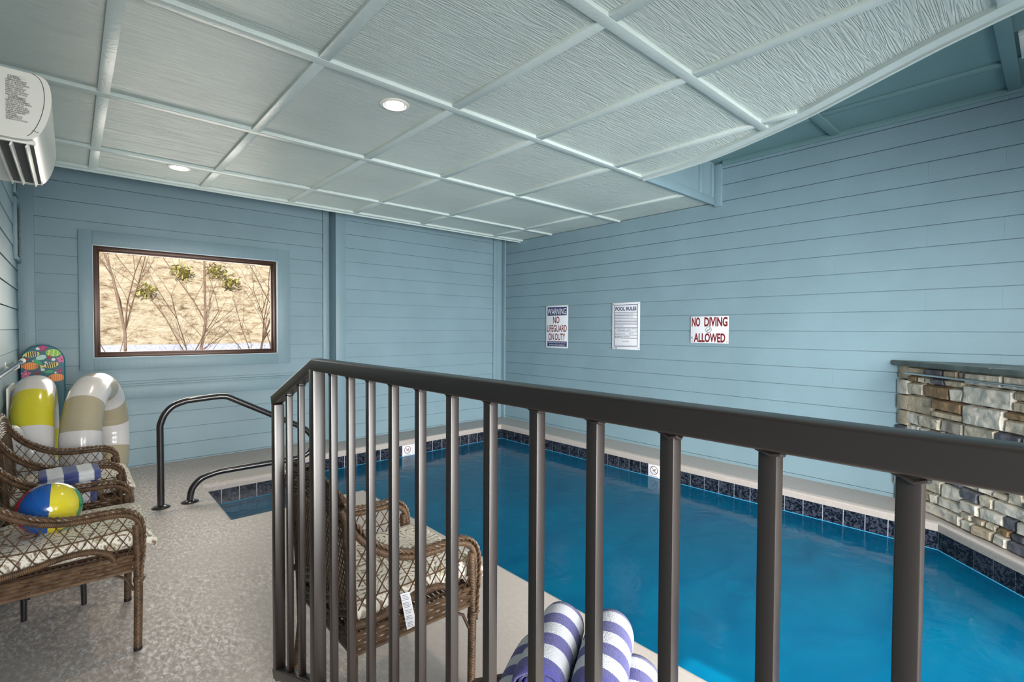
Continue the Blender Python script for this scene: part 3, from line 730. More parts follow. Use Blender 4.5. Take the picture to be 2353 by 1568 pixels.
def make_chair():
    t = thing('wicker_armchair', 'x', 'chair')
    arm_n = spline([(x, 0, z) for x, z in ARM], 6)
    # legs
    for sy in (-1, 1):
        mb = MB(); mb.tube([(.0, sy*HW, .0), (.0, sy*HW, .02), (.004, sy*HW, .25), (.004, sy*HW, .45), (0, sy*HW, .56)], [.013, .0155, .0165, .017, .015], 14)
        mb.tube([(.002, sy*HW, .30), (.012, sy*HW, .33)], [.019, .024], 12)
        leg = mb.build('leg', M['wrap'], t)
        mb = MB(); mb.tube([(0, sy*HW, -.0), (0, sy*HW, .014)], .0162, 12); mb.build('foot_cap', M['black'], leg)
        mb = MB(); mb.tube([(-.50, sy*(HW-.03), 0), (-.497, sy*(HW-.03), .02), (-.468, sy*(HW-.022), .25), (-.47, sy*(HW-.015), .43), (-.48, sy*(HW-.01), .62), (-.502, sy*HW, .86)], [.013, .0155, .0165, .0165, .016, .015], 14)
        leg = mb.build('leg', M['wrap'], t)
        mb = MB(); mb.tube([(-.50, sy*(HW-.03), 0), (-.498, sy*(HW-.03), .014)], .0162, 12); mb.build('foot_cap', M['black'], leg)
    # arms: wrapped core, braided band, lattice side, lower swoop
    for sy in (-1, 1):
        core = [Vector((p.x, sy*(HW+.0), p.z-.017)) for p in arm_n]
        mb = MB(); mb.tube(core[:int(len(core)*.86)], .0125, 12)
        arm = mb.build('arm', M['wrap'], t)
        out = []
        for i, p in enumerate(arm_n):
            tn = (arm_n[min(i+1, len(arm_n)-1)]-arm_n[max(i-1, 0)]).normalized(); nr = Vector((-tn.z, 0, tn.x))
            if nr.z < 0 and tn.z > -.5: nr = -nr
            if tn.z < -.5: nr = Vector((abs(nr.x), 0, nr.z))
            out.append(Vector((p.x, sy*(HW+.006), p.z))+nr*.006)
        mb = MB(); braid(mb, out, .0052, 4, amp=.0085); mb.build('braid', M['strand'], arm)
        low = [Vector((x, sy*HW, z)) for x, _, z in spline([(x, 0, z) for x, z in LOW], 5)]
        mb = MB(); mb.tube(low, .0125, 10); mb.build('lower_hoop', M['wrap'], arm)
        mb = MB()
        def inside(x, z):
            if x < -.462 or x > .0: return False
            zt = interp_z([(a, b) for a, b in ARM[:9]], x)-.02
            zl = interp_z(LOW, x) if x < -.075 else .418
            return zl < z < zt
        for s in (-1, 1):
            for c in [x*.047-.95 for x in range(0, 50)]:
                run = []
                for k in range(80):
                    z = .40+k*.006; x = c+s*(z-.40)*.62+(0 if s > 0 else .35)
                    if inside(x, z): run.append(Vector((x, sy*(HW+.003*s), z)))
                    else:
                        if len(run) > 3: mb.tube([run[0], run[-1]], .0033, 5, flat=.6)
                        run = []
                if len(run) > 3: mb.tube([run[0], run[-1]], .0033, 5, flat=.6)
        mb.tube([(x, sy*HW, .545+.012*math.sin(x*6)) for x in [-.46+.02*k for k in range(23)]], .003, 5)
        mb.build('lattice', M['strand'], arm)
    # seat apron: woven band all around
    mb = MB()
    loop = [(-.468, -HW+.01), (.0, -HW+.0), (.0, HW-.0), (-.468, HW-.01)]
    for e in range(4):
        a = Vector((*loop[e], 0)); b = Vector((*loop[(e+1) % 4], 0)); dr = (b-a).normalized(); nr = Vector((dr.y, -dr.x, 0)); Ln = (b-a).length
        for q in range(5):
            z = .365+q*.0145; pts = []
            for k in range(int(Ln/.008)+1):
                d = min(Ln, k*.008); pts.append(a+dr*d+nr*(.004*math.sin(d*2*PI/.055+PI*(q % 2)))+Vector((0, 0, z)))
            mb.tube(pts, .0068, 5, flat=1.0)
        mb.tube([a+Vector((0, 0, .36)), b+Vector((0, 0, .36))], .009, 6)
    mb.build('apron', M['strand'], t)
    mb = MB()
    for k in range(24):
        x = -.47+k*.02; mb.tube([(x, -HW+.01, .425), (x, HW-.01, .425)], .006, 5)
    for k in range(13):
        y = -.24+k*.04; mb.tube([(-.48, y, .43), (-.005, y, .43)], .006, 5)
    for sy in (-1, 1): mb.tube([(-.09, sy*(HW-.01), .36), (-.04, sy*HW, .33), (-.012, sy*HW, .27)], .006, 6)
    mb.build('seat', M['wicker_dark'], t)
    # back: top rail, woven band and lattice, slightly curved
    def bp(u, z):   # u -1..1
        x = -.468-(z-.43)*.08-.004*(1-u*u)
        return Vector((x, u*(HW-.005), z))
    top = [bp(u/10, .868+.035*(1-(u/10)**2)) for u in range(-10, 11)]
    mb = MB(); mb.tube(top, .0135, 12); back = mb.build('backrest', M['wrap'], t)
    mb = MB(); braid(mb, [p+Vector((-.004, 0, .012)) for p in top], .0052, 4, amp=.0085); mb.build('braid', M['strand'], back)
    mb = MB()
    for q in range(7):
        z0 = .85-q*.013
        mb.tube([bp(u/16, z0+.035*(1-(u/16)**2))+Vector((.004*math.sin(u*1.6+PI*(q % 2)), 0, 0)) for u in range(-16, 17)], .0062, 5)
    for q in range(6):
        z0 = .45+q*.013
        mb.tube([bp(u/16, z0)+Vector((.004*math.sin(u*1.6+PI*(q % 2)), 0, 0)) for u in range(-16, 17)], .0062, 5)
    mb.build('woven_band', M['strand'], back)
    mb = MB()
    for s in (-1, 1):
        for k in range(-26, 27):
            run = []
            for j in range(40):
                z = .50+j*.0075; u = k*.08+s*(z-.5)*2.2
                if abs(u) <= .97: run.append(bp(u, z)+Vector((.003*s, 0, 0)))
            if len(run) > 2: mb.tube(run[::3]+[run[-1]], .0028, 5)
    mb.build('lattice', M['strand'], back)
    # seat cushion
    mb = MB(); nu, nv = 22, 18; x0, x1, yh = -.47, .075, .243
    def cu(u, v, top):
        x = (x0+x1)/2+(x1-x0)/2*u; y = yh*v
        if x < -.03: pass
        e = max(0, 1-abs(u)**6)**.5*max(0, 1-abs(v)**6)**.5
        th = .018+.034*e
        droop = -.030*max(0, (x-.02)/.055)**2 if x > .02 else 0
        fl = .016+.012*math.sin(9*x+3)*math.cos(7*y)*e*.4
        zc = .475+droop
        return Vector((x, y, zc+(th+fl*.5 if top else -th*.75)))
    sgrid = lambda k, n_: math.copysign(abs(-1+2*k/n_)**.8, -1+2*k/n_)
    vs = []; fs = []
    for s_ in (1, 0):
        for i in range(nu+1):
            for j in range(nv+1): vs.append(cu(sgrid(i, nu), sgrid(j, nv), s_))
    o2 = (nu+1)*(nv+1)
    for i in range(nu):
        for j in range(nv):
            a = i*(nv+1)+j; fs.append((a, a+nv+1, a+nv+2, a+1)); fs.append((o2+a, o2+a+1, o2+a+nv+2, o2+a+nv+1))
    for i in range(nu):
        for j in (0, nv): a = i*(nv+1)+j; b = a+nv+1; fs.append((a, b, o2+b, o2+a))
    for j in range(nv):
        for i in (0, nu): a = i*(nv+1)+j; fs.append((a, a+1, o2+a+1, o2+a))
    mb.add(vs, fs, sm=True); mb.build('seat_cushion', M['cushion'], t, angle=80)
    return t
chair = make_chair()
chair.location = (.205, 2.955, 0); chair['label'] = 'brown wicker armchair by left wall, nearest, with beach ball on its cushion'; chair['group'] = 'wicker armchairs'
c2 = copy_tree(chair); c2.location = (.205, 3.955, 0); c2['label'] = 'brown wicker armchair by left wall in front of the swim rings'
c3 = copy_tree(chair); c3.location = (1.142, 1.765, 0); c3['label'] = 'brown wicker armchair behind the railing pickets facing the pool'
# care tag hanging from the poolside chair's cushion
mb = MB(); mb.add([(-.312, -.272, .512), (-.276, -.272, .507), (-.255, -.285, .388), (-.293, -.285, .386)], [(0, 1, 2, 3)])
mb.add([(-.312, -.2708, .512), (-.276, -.2708, .507), (-.255, -.2838, .388), (-.293, -.2838, .386)], [(0, 1, 2, 3)])
ct = mb.build('care_tag', M['sign_white'], c3); ct['label'] = 'white care tag hanging from cushion'
mb = MB(); A_, B_, D_ = Vector((-.312, -.2726, .512)), Vector((-.276, -.2726, .507)), Vector((-.293, -.2856, .386))
for k in range(22):
    if k in (4, 9, 13, 17): continue
    f = (k+1.2)/24; a = A_.lerp(D_, f); ex = (B_-A_); w0 = rnd.uniform(.08, .2); w1 = rnd.uniform(.7, .92)
    p0 = a+ex*w0; p1 = a+ex*w1; dn = (D_-A_).normalized()*.0017
    mb.add([p0, p1, p1+dn, p0+dn], [(0, 1, 2, 3)])
mb.build('printed_lines', M['greyink'], ct)

# ---------------------------------------------------------------- side tables
def side_table(loc, sx, sy, h, label, rz=0):
    t = thing('side_table', label, 'table', loc, rz, 'wicker side tables')
    mb = MB()
    for a, b in (((-sx, -sy), (sx, -sy)), ((sx, -sy), (sx, sy)), ((sx, sy), (-sx, sy)), ((-sx, sy), (-sx, -sy))):
        for q in range(4):
            Ln = math.dist(a, b); n_ = int(Ln/.008)
            d = Vector((b[0]-a[0], b[1]-a[1], 0)).normalized(); nr = Vector((d.y, -d.x, 0))
            mb.tube([Vector((a[0], a[1], h-.055+q*.013))+d*(Ln*k/n_)+nr*.003*math.sin(k*1.0+PI*(q % 2)) for k in range(n_+1)], .0062, 5)
        mb.tube([(a[0], a[1], h-.006), (b[0], b[1], h-.006)], .011, 8)
    mb.build('apron', M['strand'], t)
    mb = MB(); mb.bbox(-sx, sx, -sy, sy, h-.012, h, .003); mb.build('table_top', M['wicker_dark'], t)
    for x in (-1, 1):
        for y in (-1, 1):
            mb = MB(); mb.tube([(x*(sx-.015), y*(sy-.015), 0), (x*(sx-.02), y*(sy-.02), h-.02)], [.012, .015], 10); mb.build('leg', M['rail_black'], t)
    return t
side_table((-.075, 3.445, 0), .125, .14, .51, 'small dark side table between the two left armchairs, under folded towels')
side_table((.95, .83, 0), .21, .21, .403, 'wicker side table behind the railing, under the rolled towels', math.radians(-27))

# folded towels
def folded(z, dx, dy, lab):
    mb = MB(); seg = []
    W_, D_, Th = .118, .10, .052
    # rounded fold profile in y-z, extruded in x with layers
    prof = []
    for k in range(9): a = -PI/2+PI*k/8; prof.append((D_+math.cos(a)*Th/2*.8, Th/2+math.sin(a)*Th/2))
    for k in range(5): prof.append((D_-2*D_*k/4, Th+.002*math.sin(k*2)))
    prof.append((-D_-.008, Th*.8)); prof.append((-D_, Th*.52)); prof.append((-D_-.010, Th*.45)); prof.append((-D_-.01, .006)); prof.append((-D_, 0)); prof.append((0, 0))
    nx = 24; vs = []
    for i in range(nx+1):
        u = -1+2*i/nx; sc = 1-.10*abs(u)**10
        for (y, zz) in prof: vs.append((W_*u, y*(sc), Th/2+(zz-Th/2)*(1-.22*abs(u)**8)+.0015*math.sin(13*u)))
    n_ = len(prof); fs = [(i*n_+k, i*n_+(k+1) % n_, (i+1)*n_+(k+1) % n_, (i+1)*n_+k) for i in range(nx) for k in range(n_)]
    fs += [tuple(range(n_))[::-1], tuple(nx*n_+k for k in range(n_))]
    mb.add(vs, fs, sm=True); o = mb.build('folded_towel', M['towel_fold'], angle=60); o.location = (dx, dy, z); o.rotation_euler = (0, 0, math.radians(3))
    tag(o, lab, 'towel', 'folded striped towels')
folded(.512, -.03, 3.44, 'bottom towel of the folded blue and white striped stack by left armchairs')
folded(.567, -.025, 3.44, 'middle towel of the folded blue and white striped stack by left armchairs')
folded(.622, -.012, 3.455, 'top towel of the folded blue and white striped stack by left armchairs')

# rolled towels
def roll(mat):
    mb = MB(); Ln = .30; R = .068; turns = 4.2; th = R/ (turns+.6)
    n_ = 150; nx = 16; vs = []
    for i in range(nx+1):
        u = i/nx
        for k in range(n_+1):
            a = 2*PI*turns*k/n_; r = R*(1-.86*k/n_)
            r += .0015*math.sin(3*a+u*5)
            x = Ln*u+(.010*math.sin(a*1.7)*(1-u) if u < .05 else 0)+(k/n_)*.012*(1 if u < .5 else -1)
            rr_ = r*(1-.10*math.exp(-u*22)-.10*math.exp(-(1-u)*22))
            vs.append((x, rr_*math.cos(a), rr_*math.sin(a)))
    m_ = n_+1; fs = []; uv = []
    for i in range(nx):
        for k in range(n_):
            fs.append((i*m_+k, i*m_+k+1, (i+1)*m_+k+1, (i+1)*m_+k)); uv.append([(Ln*i/nx, 0), (Ln*i/nx, 0), (Ln*(i+1)/nx, 0), (Ln*(i+1)/nx, 0)])
    # rolled edges at both ends: a soft blue hem joining successive turns
    per = n_/turns
    for i in (0, nx):
        for k in range(n_-int(per)):
            k2 = k+int(round(per))
            if k2+1 > n_: break
            vs_m = len(vs)
            pa = Vector(vs[i*m_+k]); pb = Vector(vs[i*m_+k2])
            vs.append(tuple(pa.lerp(pb, .55)+Vector((.010 if i == 0 else -.010, 0, 0))))
        base = len(vs)-(n_-int(per)) if False else None
    mb.add(vs, fs, 0, uv, True); o = mb.build('rolled_towel', mat, angle=70)
    sm = o.modifiers.new('thick', 'SOLIDIFY'); sm.thickness = .0075; sm.offset = 0
    o['label'] = 'x'; return o
d_ = Vector((.87, .49, 0)); n__ = Vector((.49, -.87, 0)); base = Vector((.790, .792, 0))
first = None
def place_roll(k, z, off, lab, rot):
    global first
    if first is None: first = roll(M['towel']); o = first
    else: o = first.copy(); C.objects.link(o)
    p = base+n__*(k*.136)+d_*off; o.location = (p.x, p.y, z)
    o.rotation_euler = (Matrix.Rotation(math.atan2(d_.y, d_.x), 4, 'Z') @ Matrix.Rotation(rot, 4, 'X')).to_euler()
    tag(o, lab, 'towel', 'rolled striped towels')
place_roll(0, .578, 0, 'rolled blue and white striped towel, left one of the upper pair', -1.9)
place_roll(1, .576, .01, 'rolled blue and white striped towel, right one of the upper pair', -1.4)
place_roll(-.52, .471, .01, 'rolled blue and white striped towel, leftmost in the bottom row', -1.2)
place_roll(.5, .471, -.0, 'rolled blue and white striped towel, middle of the bottom row', -1.6)
place_roll(1.52, .471, .0, 'rolled blue and white striped towel, rightmost in the bottom row', -2.1)

# ---------------------------------------------------------------- beach balls
def ball(loc, r, cols, label, rot):
    mb = MB(); seg = 48; st = 32; vs = []; fs = []; mi = []
    for i in range(st+1):
        for k in range(seg):
            a = 2*PI*k/seg; b = PI*i/st; f = 1-.015*abs(math.sin(3*a))*0-.012*math.exp(-((a*6/(2*PI)) % 1-.0)**2/.004)
            f -= .006*math.sin(18*b)*math.exp(-(min((a*6/(2*PI)) % 1, 1-(a*6/(2*PI)) % 1))**2/.01)
            vs.append((r*f*math.sin(b)*math.cos(a), r*f*math.sin(b)*math.sin(a), r*math.cos(b)*.97))
    t = MB()
    for i in range(st):
        for k in range(seg):
            mi_ = len(cols)-1 if i < 3 or i >= st-3 else (k*6//seg) % 6
            k2 = (k+1) % seg
            t.f.append((i*seg+k, i*seg+k2, (i+1)*seg+k2, (i+1)*seg+k)); t.mi.append(mi_); t.sm.append(True); t.uv.append([(0, 0)]*4)
    t.v = vs
    o = t.build('beach_ball', [M['ball_'+c] for c in cols], angle=180); o.location = loc; o.rotation_euler = (Matrix.Rotation(rot[0], 3, 'X') @ Matrix.Rotation(rot[1], 3, 'Y') @ Matrix.Rotation(rot[2], 3, 'Z')).to_euler()
    tag(o, label, 'beach ball'); return o
ball((-.078, 2.93, .632), .112, ['blue', 'yellow', 'green', 'orange', 'white', 'red', 'white'], 'glossy blue, yellow, red and green beach ball on the nearest armchair', (math.radians(-14), math.radians(4), math.radians(-149)))

# ---------------------------------------------------------------- inflatable swim rings
def ring(loc, R, r, az, tilt, cols, label, bands=12, phase=0, seam=True):
    """torus standing on edge; its plane contains the vertical and the direction az (from +y towards +x)"""
    mb = MB(); nu, nv = 96, 28; vs = []
    dirv = Vector((math.sin(az), math.cos(az), 0)); nrm = Vector((math.cos(az), -math.sin(az), 0))
    q = Quaternion(dirv, tilt); upv = q @ Vector((0, 0, 1)); nrm = q @ nrm
    for i in range(nu):
        a = 2*PI*i/nu
        rad = dirv*math.cos(a)+upv*math.sin(a)
        for j in range(nv):
            b = 2*PI*j/nv
            # creases where the inner seam gathers the vinyl
            inner = max(0, -math.cos(b))**3
            outer = max(0, math.cos(b))**24
            rr_ = r*(1-.05*inner*(1+math.sin(a*38))-.035*outer*(1+.6*math.sin(a*30)))
            vs.append(rad*(R-r+rr_*math.cos(b))+nrm*rr_*math.sin(b)*.97)
    fs = []; t = MB()
    for i in range(nu):
        c = int((i/nu*bands+phase) % bands)
        for j in range(nv):
            i2 = (i+1) % nu; j2 = (j+1) % nv
            t.f.append((i*nv+j, i*nv+j2, i2*nv+j2, i2*nv+j)); t.mi.append(c % 2); t.sm.append(True); t.uv.append([(0, 0)]*4)
    t.v = [tuple(v) for v in vs]
    o = t.build('swim_ring', [M[c] for c in cols], angle=180); o.location = loc
    tag(o, label, 'swim ring', 'inflatable swim rings'); return o
ring((.150, 5.02, .535), .535, .120, math.radians(15), math.radians(-1.5), ['vinyl_tan', 'vinyl_white'], 'khaki and white striped inflatable swim ring against the window wall', 12, 1.65)
ring((-.195, 5.03, .535), .535, .116, math.radians(1), math.radians(-.5), ['vinyl_yellow', 'vinyl_white'], 'yellow and white striped inflatable swim ring beside the left wall', 10, 0.75)
mb = MB(); Rr = .055
mb.tube([(0, 0, 0), (0, 0, .01), (0, 0, .03), (0, 0, .70), (0, 0, .735), (0, 0, .758), (0, 0, .775), (0, 0, .78)], [.02, .045, .055, .055, .05, .038, .018, .003], 20)
o = mb.build('inflatable_tube', M['vinyl_white'], angle=80); o.location = (-.28, 4.36, .03); tag(o, 'slim white inflatable tube standing in front of the yellow ring', 'inflatable tube')

# ---------------------------------------------------------------- bodyboard
bb = thing('bodyboard', 'colourful bodyboard with reef fish print leaning in the far left corner', 'bodyboard', (-.196, 6.0, 0.0)); bb.rotation_euler = (math.radians(-5), 0, math.radians(-4))
W_ = .148; Hb = 1.27
def board_outline(w, h, n_=20):
    P = [(-w*.86, .02), (-w, .2), (-w, h-w*1.05)]
    for k in range(1, n_): a = PI-PI*k/n_; P.append((w*math.cos(a), h-w*1.05+w*1.05*math.sin(a)))
    P += [(w, h-w*1.05), (w, .2), (w*.86, .02)]
    return P
mb = MB(); out = board_outline(W_, Hb); inn = board_outline(W_-.008, Hb-.006); n_ = len(out)
vs = [(x, 0, z) for x, z in inn]+[(x, .006, z) for x, z in out]+[(x, .04, z) for x, z in out]+[(x, .046, z) for x, z in inn]
fs = [tuple(range(n_)), tuple(range(3*n_, 4*n_))]+[(r_*n_+i, r_*n_+(i+1) % n_, (r_+1)*n_+(i+1) % n_, (r_+1)*n_+i) for r_ in range(3) for i in range(n_)]
mb.add(vs, fs, 0); M['board'] = simple('deep_teal_board_print', (.012, .12, .17), .35)
mb.build('board_body', [M['board']], bb)
FC = {}
for nme, c in (('lime', (.25, .55, .08)), ('lemon', (.8, .68, .2)), ('magenta', (.45, .02, .14)), ('pink', (.7, .15, .35)), ('orange', (.85, .22, .03)), ('white', (.75, .8, .8)), ('crimson', (.4, .01, .04)), ('navy', (.01, .015, .08)), ('green', (.03, .4, .16)), ('mint', (.45, .7, .6))):
    FC[nme] = simple('print_'+nme, c, .4)
names_ = list(FC); mb = MB()
def ell(cx, cz, rx, rz, col, rot=0, n=18, y=-.0006):
    c_, s_ = math.cos(rot), math.sin(rot)
    mb.poly([(cx+rx*math.cos(2*PI*k/n)*c_-rz*math.sin(2*PI*k/n)*s_, y, cz+rx*math.cos(2*PI*k/n)*s_+rz*math.sin(2*PI*k/n)*c_) for k in range(n)], names_.index(col))
def fish(cx, cz, L_, H_, col, sc, rot, dirn=1, stripes=4, stripe_w=.12):
    ell(cx, cz, L_, H_, col, rot)
    c_, s_ = math.cos(rot), math.sin(rot)
    def P_(a, b): return (cx+a*c_-b*s_, -.0009, cz+a*s_+b*c_)
    mb.poly([P_(-dirn*L_*.8, 0), P_(-dirn*L_*1.45, H_*.7), P_(-dirn*L_*1.45, -H_*.7)], names_.index(col))
    for k in range(stripes):
        a = -L_*.6+1.15*L_*k/(stripes-1); hh = H_*math.sqrt(max(0, 1-(a/L_)**2))*.93; wd = L_*stripe_w
        mb.poly([P_(a-wd/2, -hh), P_(a+wd/2, -hh), P_(a+wd/2+L_*.06, hh), P_(a-wd/2+L_*.06, hh)], names_.index(sc))
    ell(cx+dirn*L_*.7*c_, cz+dirn*L_*.7*s_, H_*.12, H_*.12, 'navy', 0, 8, -.0013)
def flower(cx, cz, r, col, cc):
    for k in range(5): a = 2*PI*k/5+.3; ell(cx+r*.55*math.cos(a), cz+r*.55*math.sin(a), r*.5, r*.34, col, a)
    ell(cx, cz, r*.2, r*.2, cc, 0, 8, -.0012)
def star(cx, cz, r, col, rot=0):
    for k in range(5):
        a = rot+2*PI*k/5; mb.poly([(cx+r*math.cos(a), -.0007, cz+r*math.sin(a)), (cx+r*.25*math.cos(a+.9), -.0007, cz+r*.25*math.sin(a+.9)), (cx+r*.25*math.cos(a-.9), -.0007, cz+r*.25*math.sin(a-.9))], names_.index(col))
T_ = Hb
flower(.0, T_-.03, .032, 'magenta', 'pink'); fish(.07, T_-.075, .052, .034, 'lime', 'lemon', -.1, -1, 3, .18); fish(-.07, T_-.085, .05, .026, 'lemon', 'navy', .15, 1, 5, .16)
ell(-.03, T_-.035, .016, .012, 'white'); ell(-.01, T_-.115, .036, .022, 'mint', .3); star(.045, T_-.115, .03, 'crimson', .4); ell(.07, T_-.135, .014, .013, 'white')
fish(-.08, T_-.19, .052, .034, 'orange', 'lemon', .0, 1, 6, .08); ell(-.035, T_-.155, .035, .016, 'green', -.7); fish(.055, T_-.185, .05, .026, 'lemon', 'navy', .2, 1, 5, .16)
flower(.125, T_-.135, .034, 'pink', 'crimson'); ell(.0, T_-.225, .014, .013, 'white'); ell(.04, T_-.245, .03, .014, 'green', .1); star(.11, T_-.24, .034, 'magenta', 0)
flower(-.11, T_-.26, .035, 'pink', 'lemon'); fish(.09, T_-.30, .055, .035, 'orange', 'lemon', .0, -1, 6, .08); star(-.04, T_-.25, .03, 'crimson', .8)
ell(-.06, T_-.145, .010, .008, 'white'); ell(.085, T_-.255, .010, .009, 'white'); ell(-.1, T_-.13, .012, .01, 'crimson'); ell(.02, T_-.16, .009, .008, 'white'); flower(.02, T_-.33, .035, 'lime', 'lemon'); fish(-.07, T_-.34, .05, .03, 'mint', 'navy', 0, 1)
def clampb(p):
    x, y, z = p; zc_ = Hb-W_*1.05; lim = W_-.008
    if z > zc_: lim = (W_-.008)*math.sqrt(max(0, 1-((z-zc_)/(W_*1.05-.004))**2))
    return (max(-lim, min(lim, x)), y, min(z, Hb-.006))
mb.v = [clampb(p) for p in mb.v]
pr = mb.build('printed_pattern', [FC[k] for k in names_], bb)

# ---------------------------------------------------------------- pool pole and skimmer net on the left wall
t = thing('pool_pole', 'dark blue telescopic pool pole hung level on the left wall', 'pole', (XL+.055, 4.6, 1.145))
mb = MB(); mb.tube([(0, -2.2, 0), (0, .92, 0)], .014, 12); mb.build('shaft', M['poleblue'], t)
mb = MB(); mb.tube([(0, .92, 0), (0, 1.08, 0)], .017, 12); mb.lathe([(0, .0), (.02, 0), (.021, .02), (.017, .03)], 14, Matrix.Translation((0, 1.08, 0)) @ Matrix.Rotation(-PI/2, 4, 'X')); mb.build('end_grip', M['plastic'], t)
for y in (-1.2, .35):
    mb = MB(); mb.tube([(-.05, y, -.0), (-.02, y, -.022), (0, y, -.024), (.018, y, -.012), (.02, y, .008)], .006, 8); mb.bbox(-.055, -.045, y-.015, y+.015, -.035, .03, .003); mb.build('wall_hook', M['plastic'], t)
t = thing('skimmer_net', 'white pool skimmer net hanging on the left wall below the pole', 'net', (XL+.027, 5.0, 1.0))
mb = MB(); mb.tube([(0, -.25, 0), (0, .22, 0), (0, .25, -.03), (0, .20, -.38), (0, .15, -.42), (0, -.2, -.42), (0, -.25, -.38)], .006, 8, closed=True); mb.build('frame', M['plastic'], t)
mb = MB()
for k in range(30): y = -.24+k*.016; mb.tube([(0, y, -.005), (.004, y*.9, -.2), (0, y*.85, -.41)], .0018, 4)
for k in range(26): z = -.01-k*.016; mb.tube([(0, -.245, z), (.004, 0, z), (0, .235-.06*k/26, z)], .0018, 4)
mb.build('netting', M['mesh_white'], t)

# ---------------------------------------------------------------- wall grilles
def grille(loc, w_, h_, label, mat_in='black'):
    t = thing('vent_grille', label, 'vent', loc)
    mb = MB(); frame(mb, -w_/2, w_/2, -h_/2, h_/2, -.012, 0, .03, .003); return t, mb
t = thing('wall_grille', 'tall louvred return-air grille in the far left corner of the left wall', 'vent', (XL, 6.03, 2.25))
mb = MB(); 
for b in ((-.21, -.175, -.26, .26), (.175, .21, -.26, .26), (-.175, .175, .225, .26), (-.175, .175, -.26, -.225)): mb.bbox(.004, .03, b[0], b[1], b[2], b[3], .003)
mb.build('grille_frame', M['trim'], t)
mb = MB(); mb.box(.012, .018, -.175, .175, -.225, .225); mb.build('backing', M['black'], t)
mb = MB()
for k in range(22): z = -.215+k*.0205; mb.add([(.016, -.175, z), (.028, -.175, z-.012), (.028, .175, z-.012), (.016, .175, z), (.017, -.175, z+.002), (.029, -.175, z-.010), (.029, .175, z-.010), (.017, .175, z+.002)], [(0, 1, 2, 3), (4, 7, 6, 5), (0, 4, 5, 1), (3, 2, 6, 7), (1, 5, 6, 2), (0, 3, 7, 4)])
mb.build('slat', M['plastic_grey'], t)
t = thing('small_wall_grille', 'small square grille high on the left wall below the air conditioner', 'vent', (XL, 6.0, 2.63))
mb = MB()
for b in ((-.14, -.12, -.08, .08), (.12, .14, -.08, .08), (-.12, .12, .06, .08), (-.12, .12, -.08, -.06)): mb.bbox(.004, .028, b[0], b[1], b[2], b[3], .003)
mb.build('grille_frame', M['trim'], t); mb = MB(); mb.box(.006, .02, -.12, .12, -.06, .06); mb.build('backing', M['black'], t)
t = thing('ceiling_grille', 'off-white ceiling grille on the upper ceiling at top right', 'vent', (4.46, .02, ZH+.03))
mb = MB()
for b in ((-.20, -.165, -.19, .19), (.165, .20, -.19, .19), (-.165, .165, .155, .19), (-.165, .165, -.19, -.155)): mb.bbox(b[0], b[1], b[2], b[3], -.022, 0, .003)
mb.build('grille_frame', M['plastic'], t); mb = MB(); mb.box(-.165, .165, -.155, .155, -.006, -.001); mb.build('backing', M['black'], t)
mb = MB()
for k in range(16): x = -.155+k*.0206; mb.bbox(x, x+.004, -.155, .155, -.02, -.004, .001)
mb.build('slat', M['plastic'], t)

# ---------------------------------------------------------------- recessed lamps
for i, (x, y, lab) in enumerate(((.716, 5.11, 'lit recessed ceiling lamp near the window wall'), (1.508, 2.776, 'lit recessed ceiling lamp in the nearer ceiling panel'))):
    t = thing('recessed_lamp', lab, 'ceiling lamp', (x, y, ZP), 0, 'recessed ceiling lamps')
    mb = MB(); mb.lathe([(.088, 0), (.088, -.004), (.082, -.008), (.070, -.008), (.064, -.002), (.06, .012)], 36); mb.build('trim_ring', M['plastic'], t)
    mb = MB(); mb.lathe([(0, -.001), (.05, -.0012), (.0615, .001)], 32); mb.build('lens', M['lamp'], t)
    l = bpy.data.lights.new('lamp_light', 'SPOT'); l.energy = 20; l.spot_size = math.radians(105); l.spot_blend = .8; l.shadow_soft_size = .05; l.color = (1, .78, .55)
    lo = bpy.data.objects.new('lamp_light', l); C.objects.link(lo); lo.parent = t; lo.location = (0, 0, -.02)

# ---------------------------------------------------------------- wall-mounted air conditioner
ax0, yA, yBk = XL+.005, 2.89, 3.78
ac = thing('air_conditioner', 'off-white wall-mounted air conditioner with printed warning text, top left', 'air conditioner', (ax0, yA, 2.2))
# profile in x (out from wall) and z
prof = [(0, .005), (.19, .0), (.230, .006), (.258, .03), (.283, .09), (.297, .16), (.297, .22), (.285, .262), (.262, .278), (0, .28)]
n_ = len(prof); Ln = yBk-yA; mb = MB()
sp_ = spline([(a, 0, b) for a, b in prof[1:9]], 4); pf = [prof[0]]+[(p.x, p.z) for p in sp_]+[prof[-1]]; n_ = len(pf)
vs = [(x, y, z) for y in (0, Ln) for x, z in pf]
mb.add(vs, [tuple(range(n_)), tuple(range(n_, 2*n_))[::-1]]+[(i, (i+1) % n_, n_+(i+1) % n_, n_+i) for i in range(n_)], sm=True)
body = mb.build('housing', M['plastic'], ac, angle=35)
mb = MB()   # end-cap seam and rim
seam = [Vector((p.x-.022, -.001, p.z*.995+.003)) for p in sp_[6:]]
mb.tube(seam, .0013, 4); mb.tube([(.238, -.001, .045), (.258, -.001, .038)], .0013, 4); mb.build('seam', M['greyink'], body)
mb = MB(); mb.box(.135, .238, .05, Ln-.07, -.004, .010); mb.build('outlet', M['black'], ac)
mb = MB()
for x, a in ((.13, .1), (.175, .35), (.225, .5)):
    Mx = Matrix.Translation((x, 0, .0)) @ Matrix.Rotation(a, 4, 'Y'); mb.bbox(-.003, .003, .045, Ln-.065, -.022, .012, .001, M=Mx)
mb.bbox(.125, .245, .035, .05, -.006, .01, .002); mb.bbox(.125, .245, Ln-.07, Ln-.055, -.006, .01, .002); mb.build('louver', M['plastic'], ac)
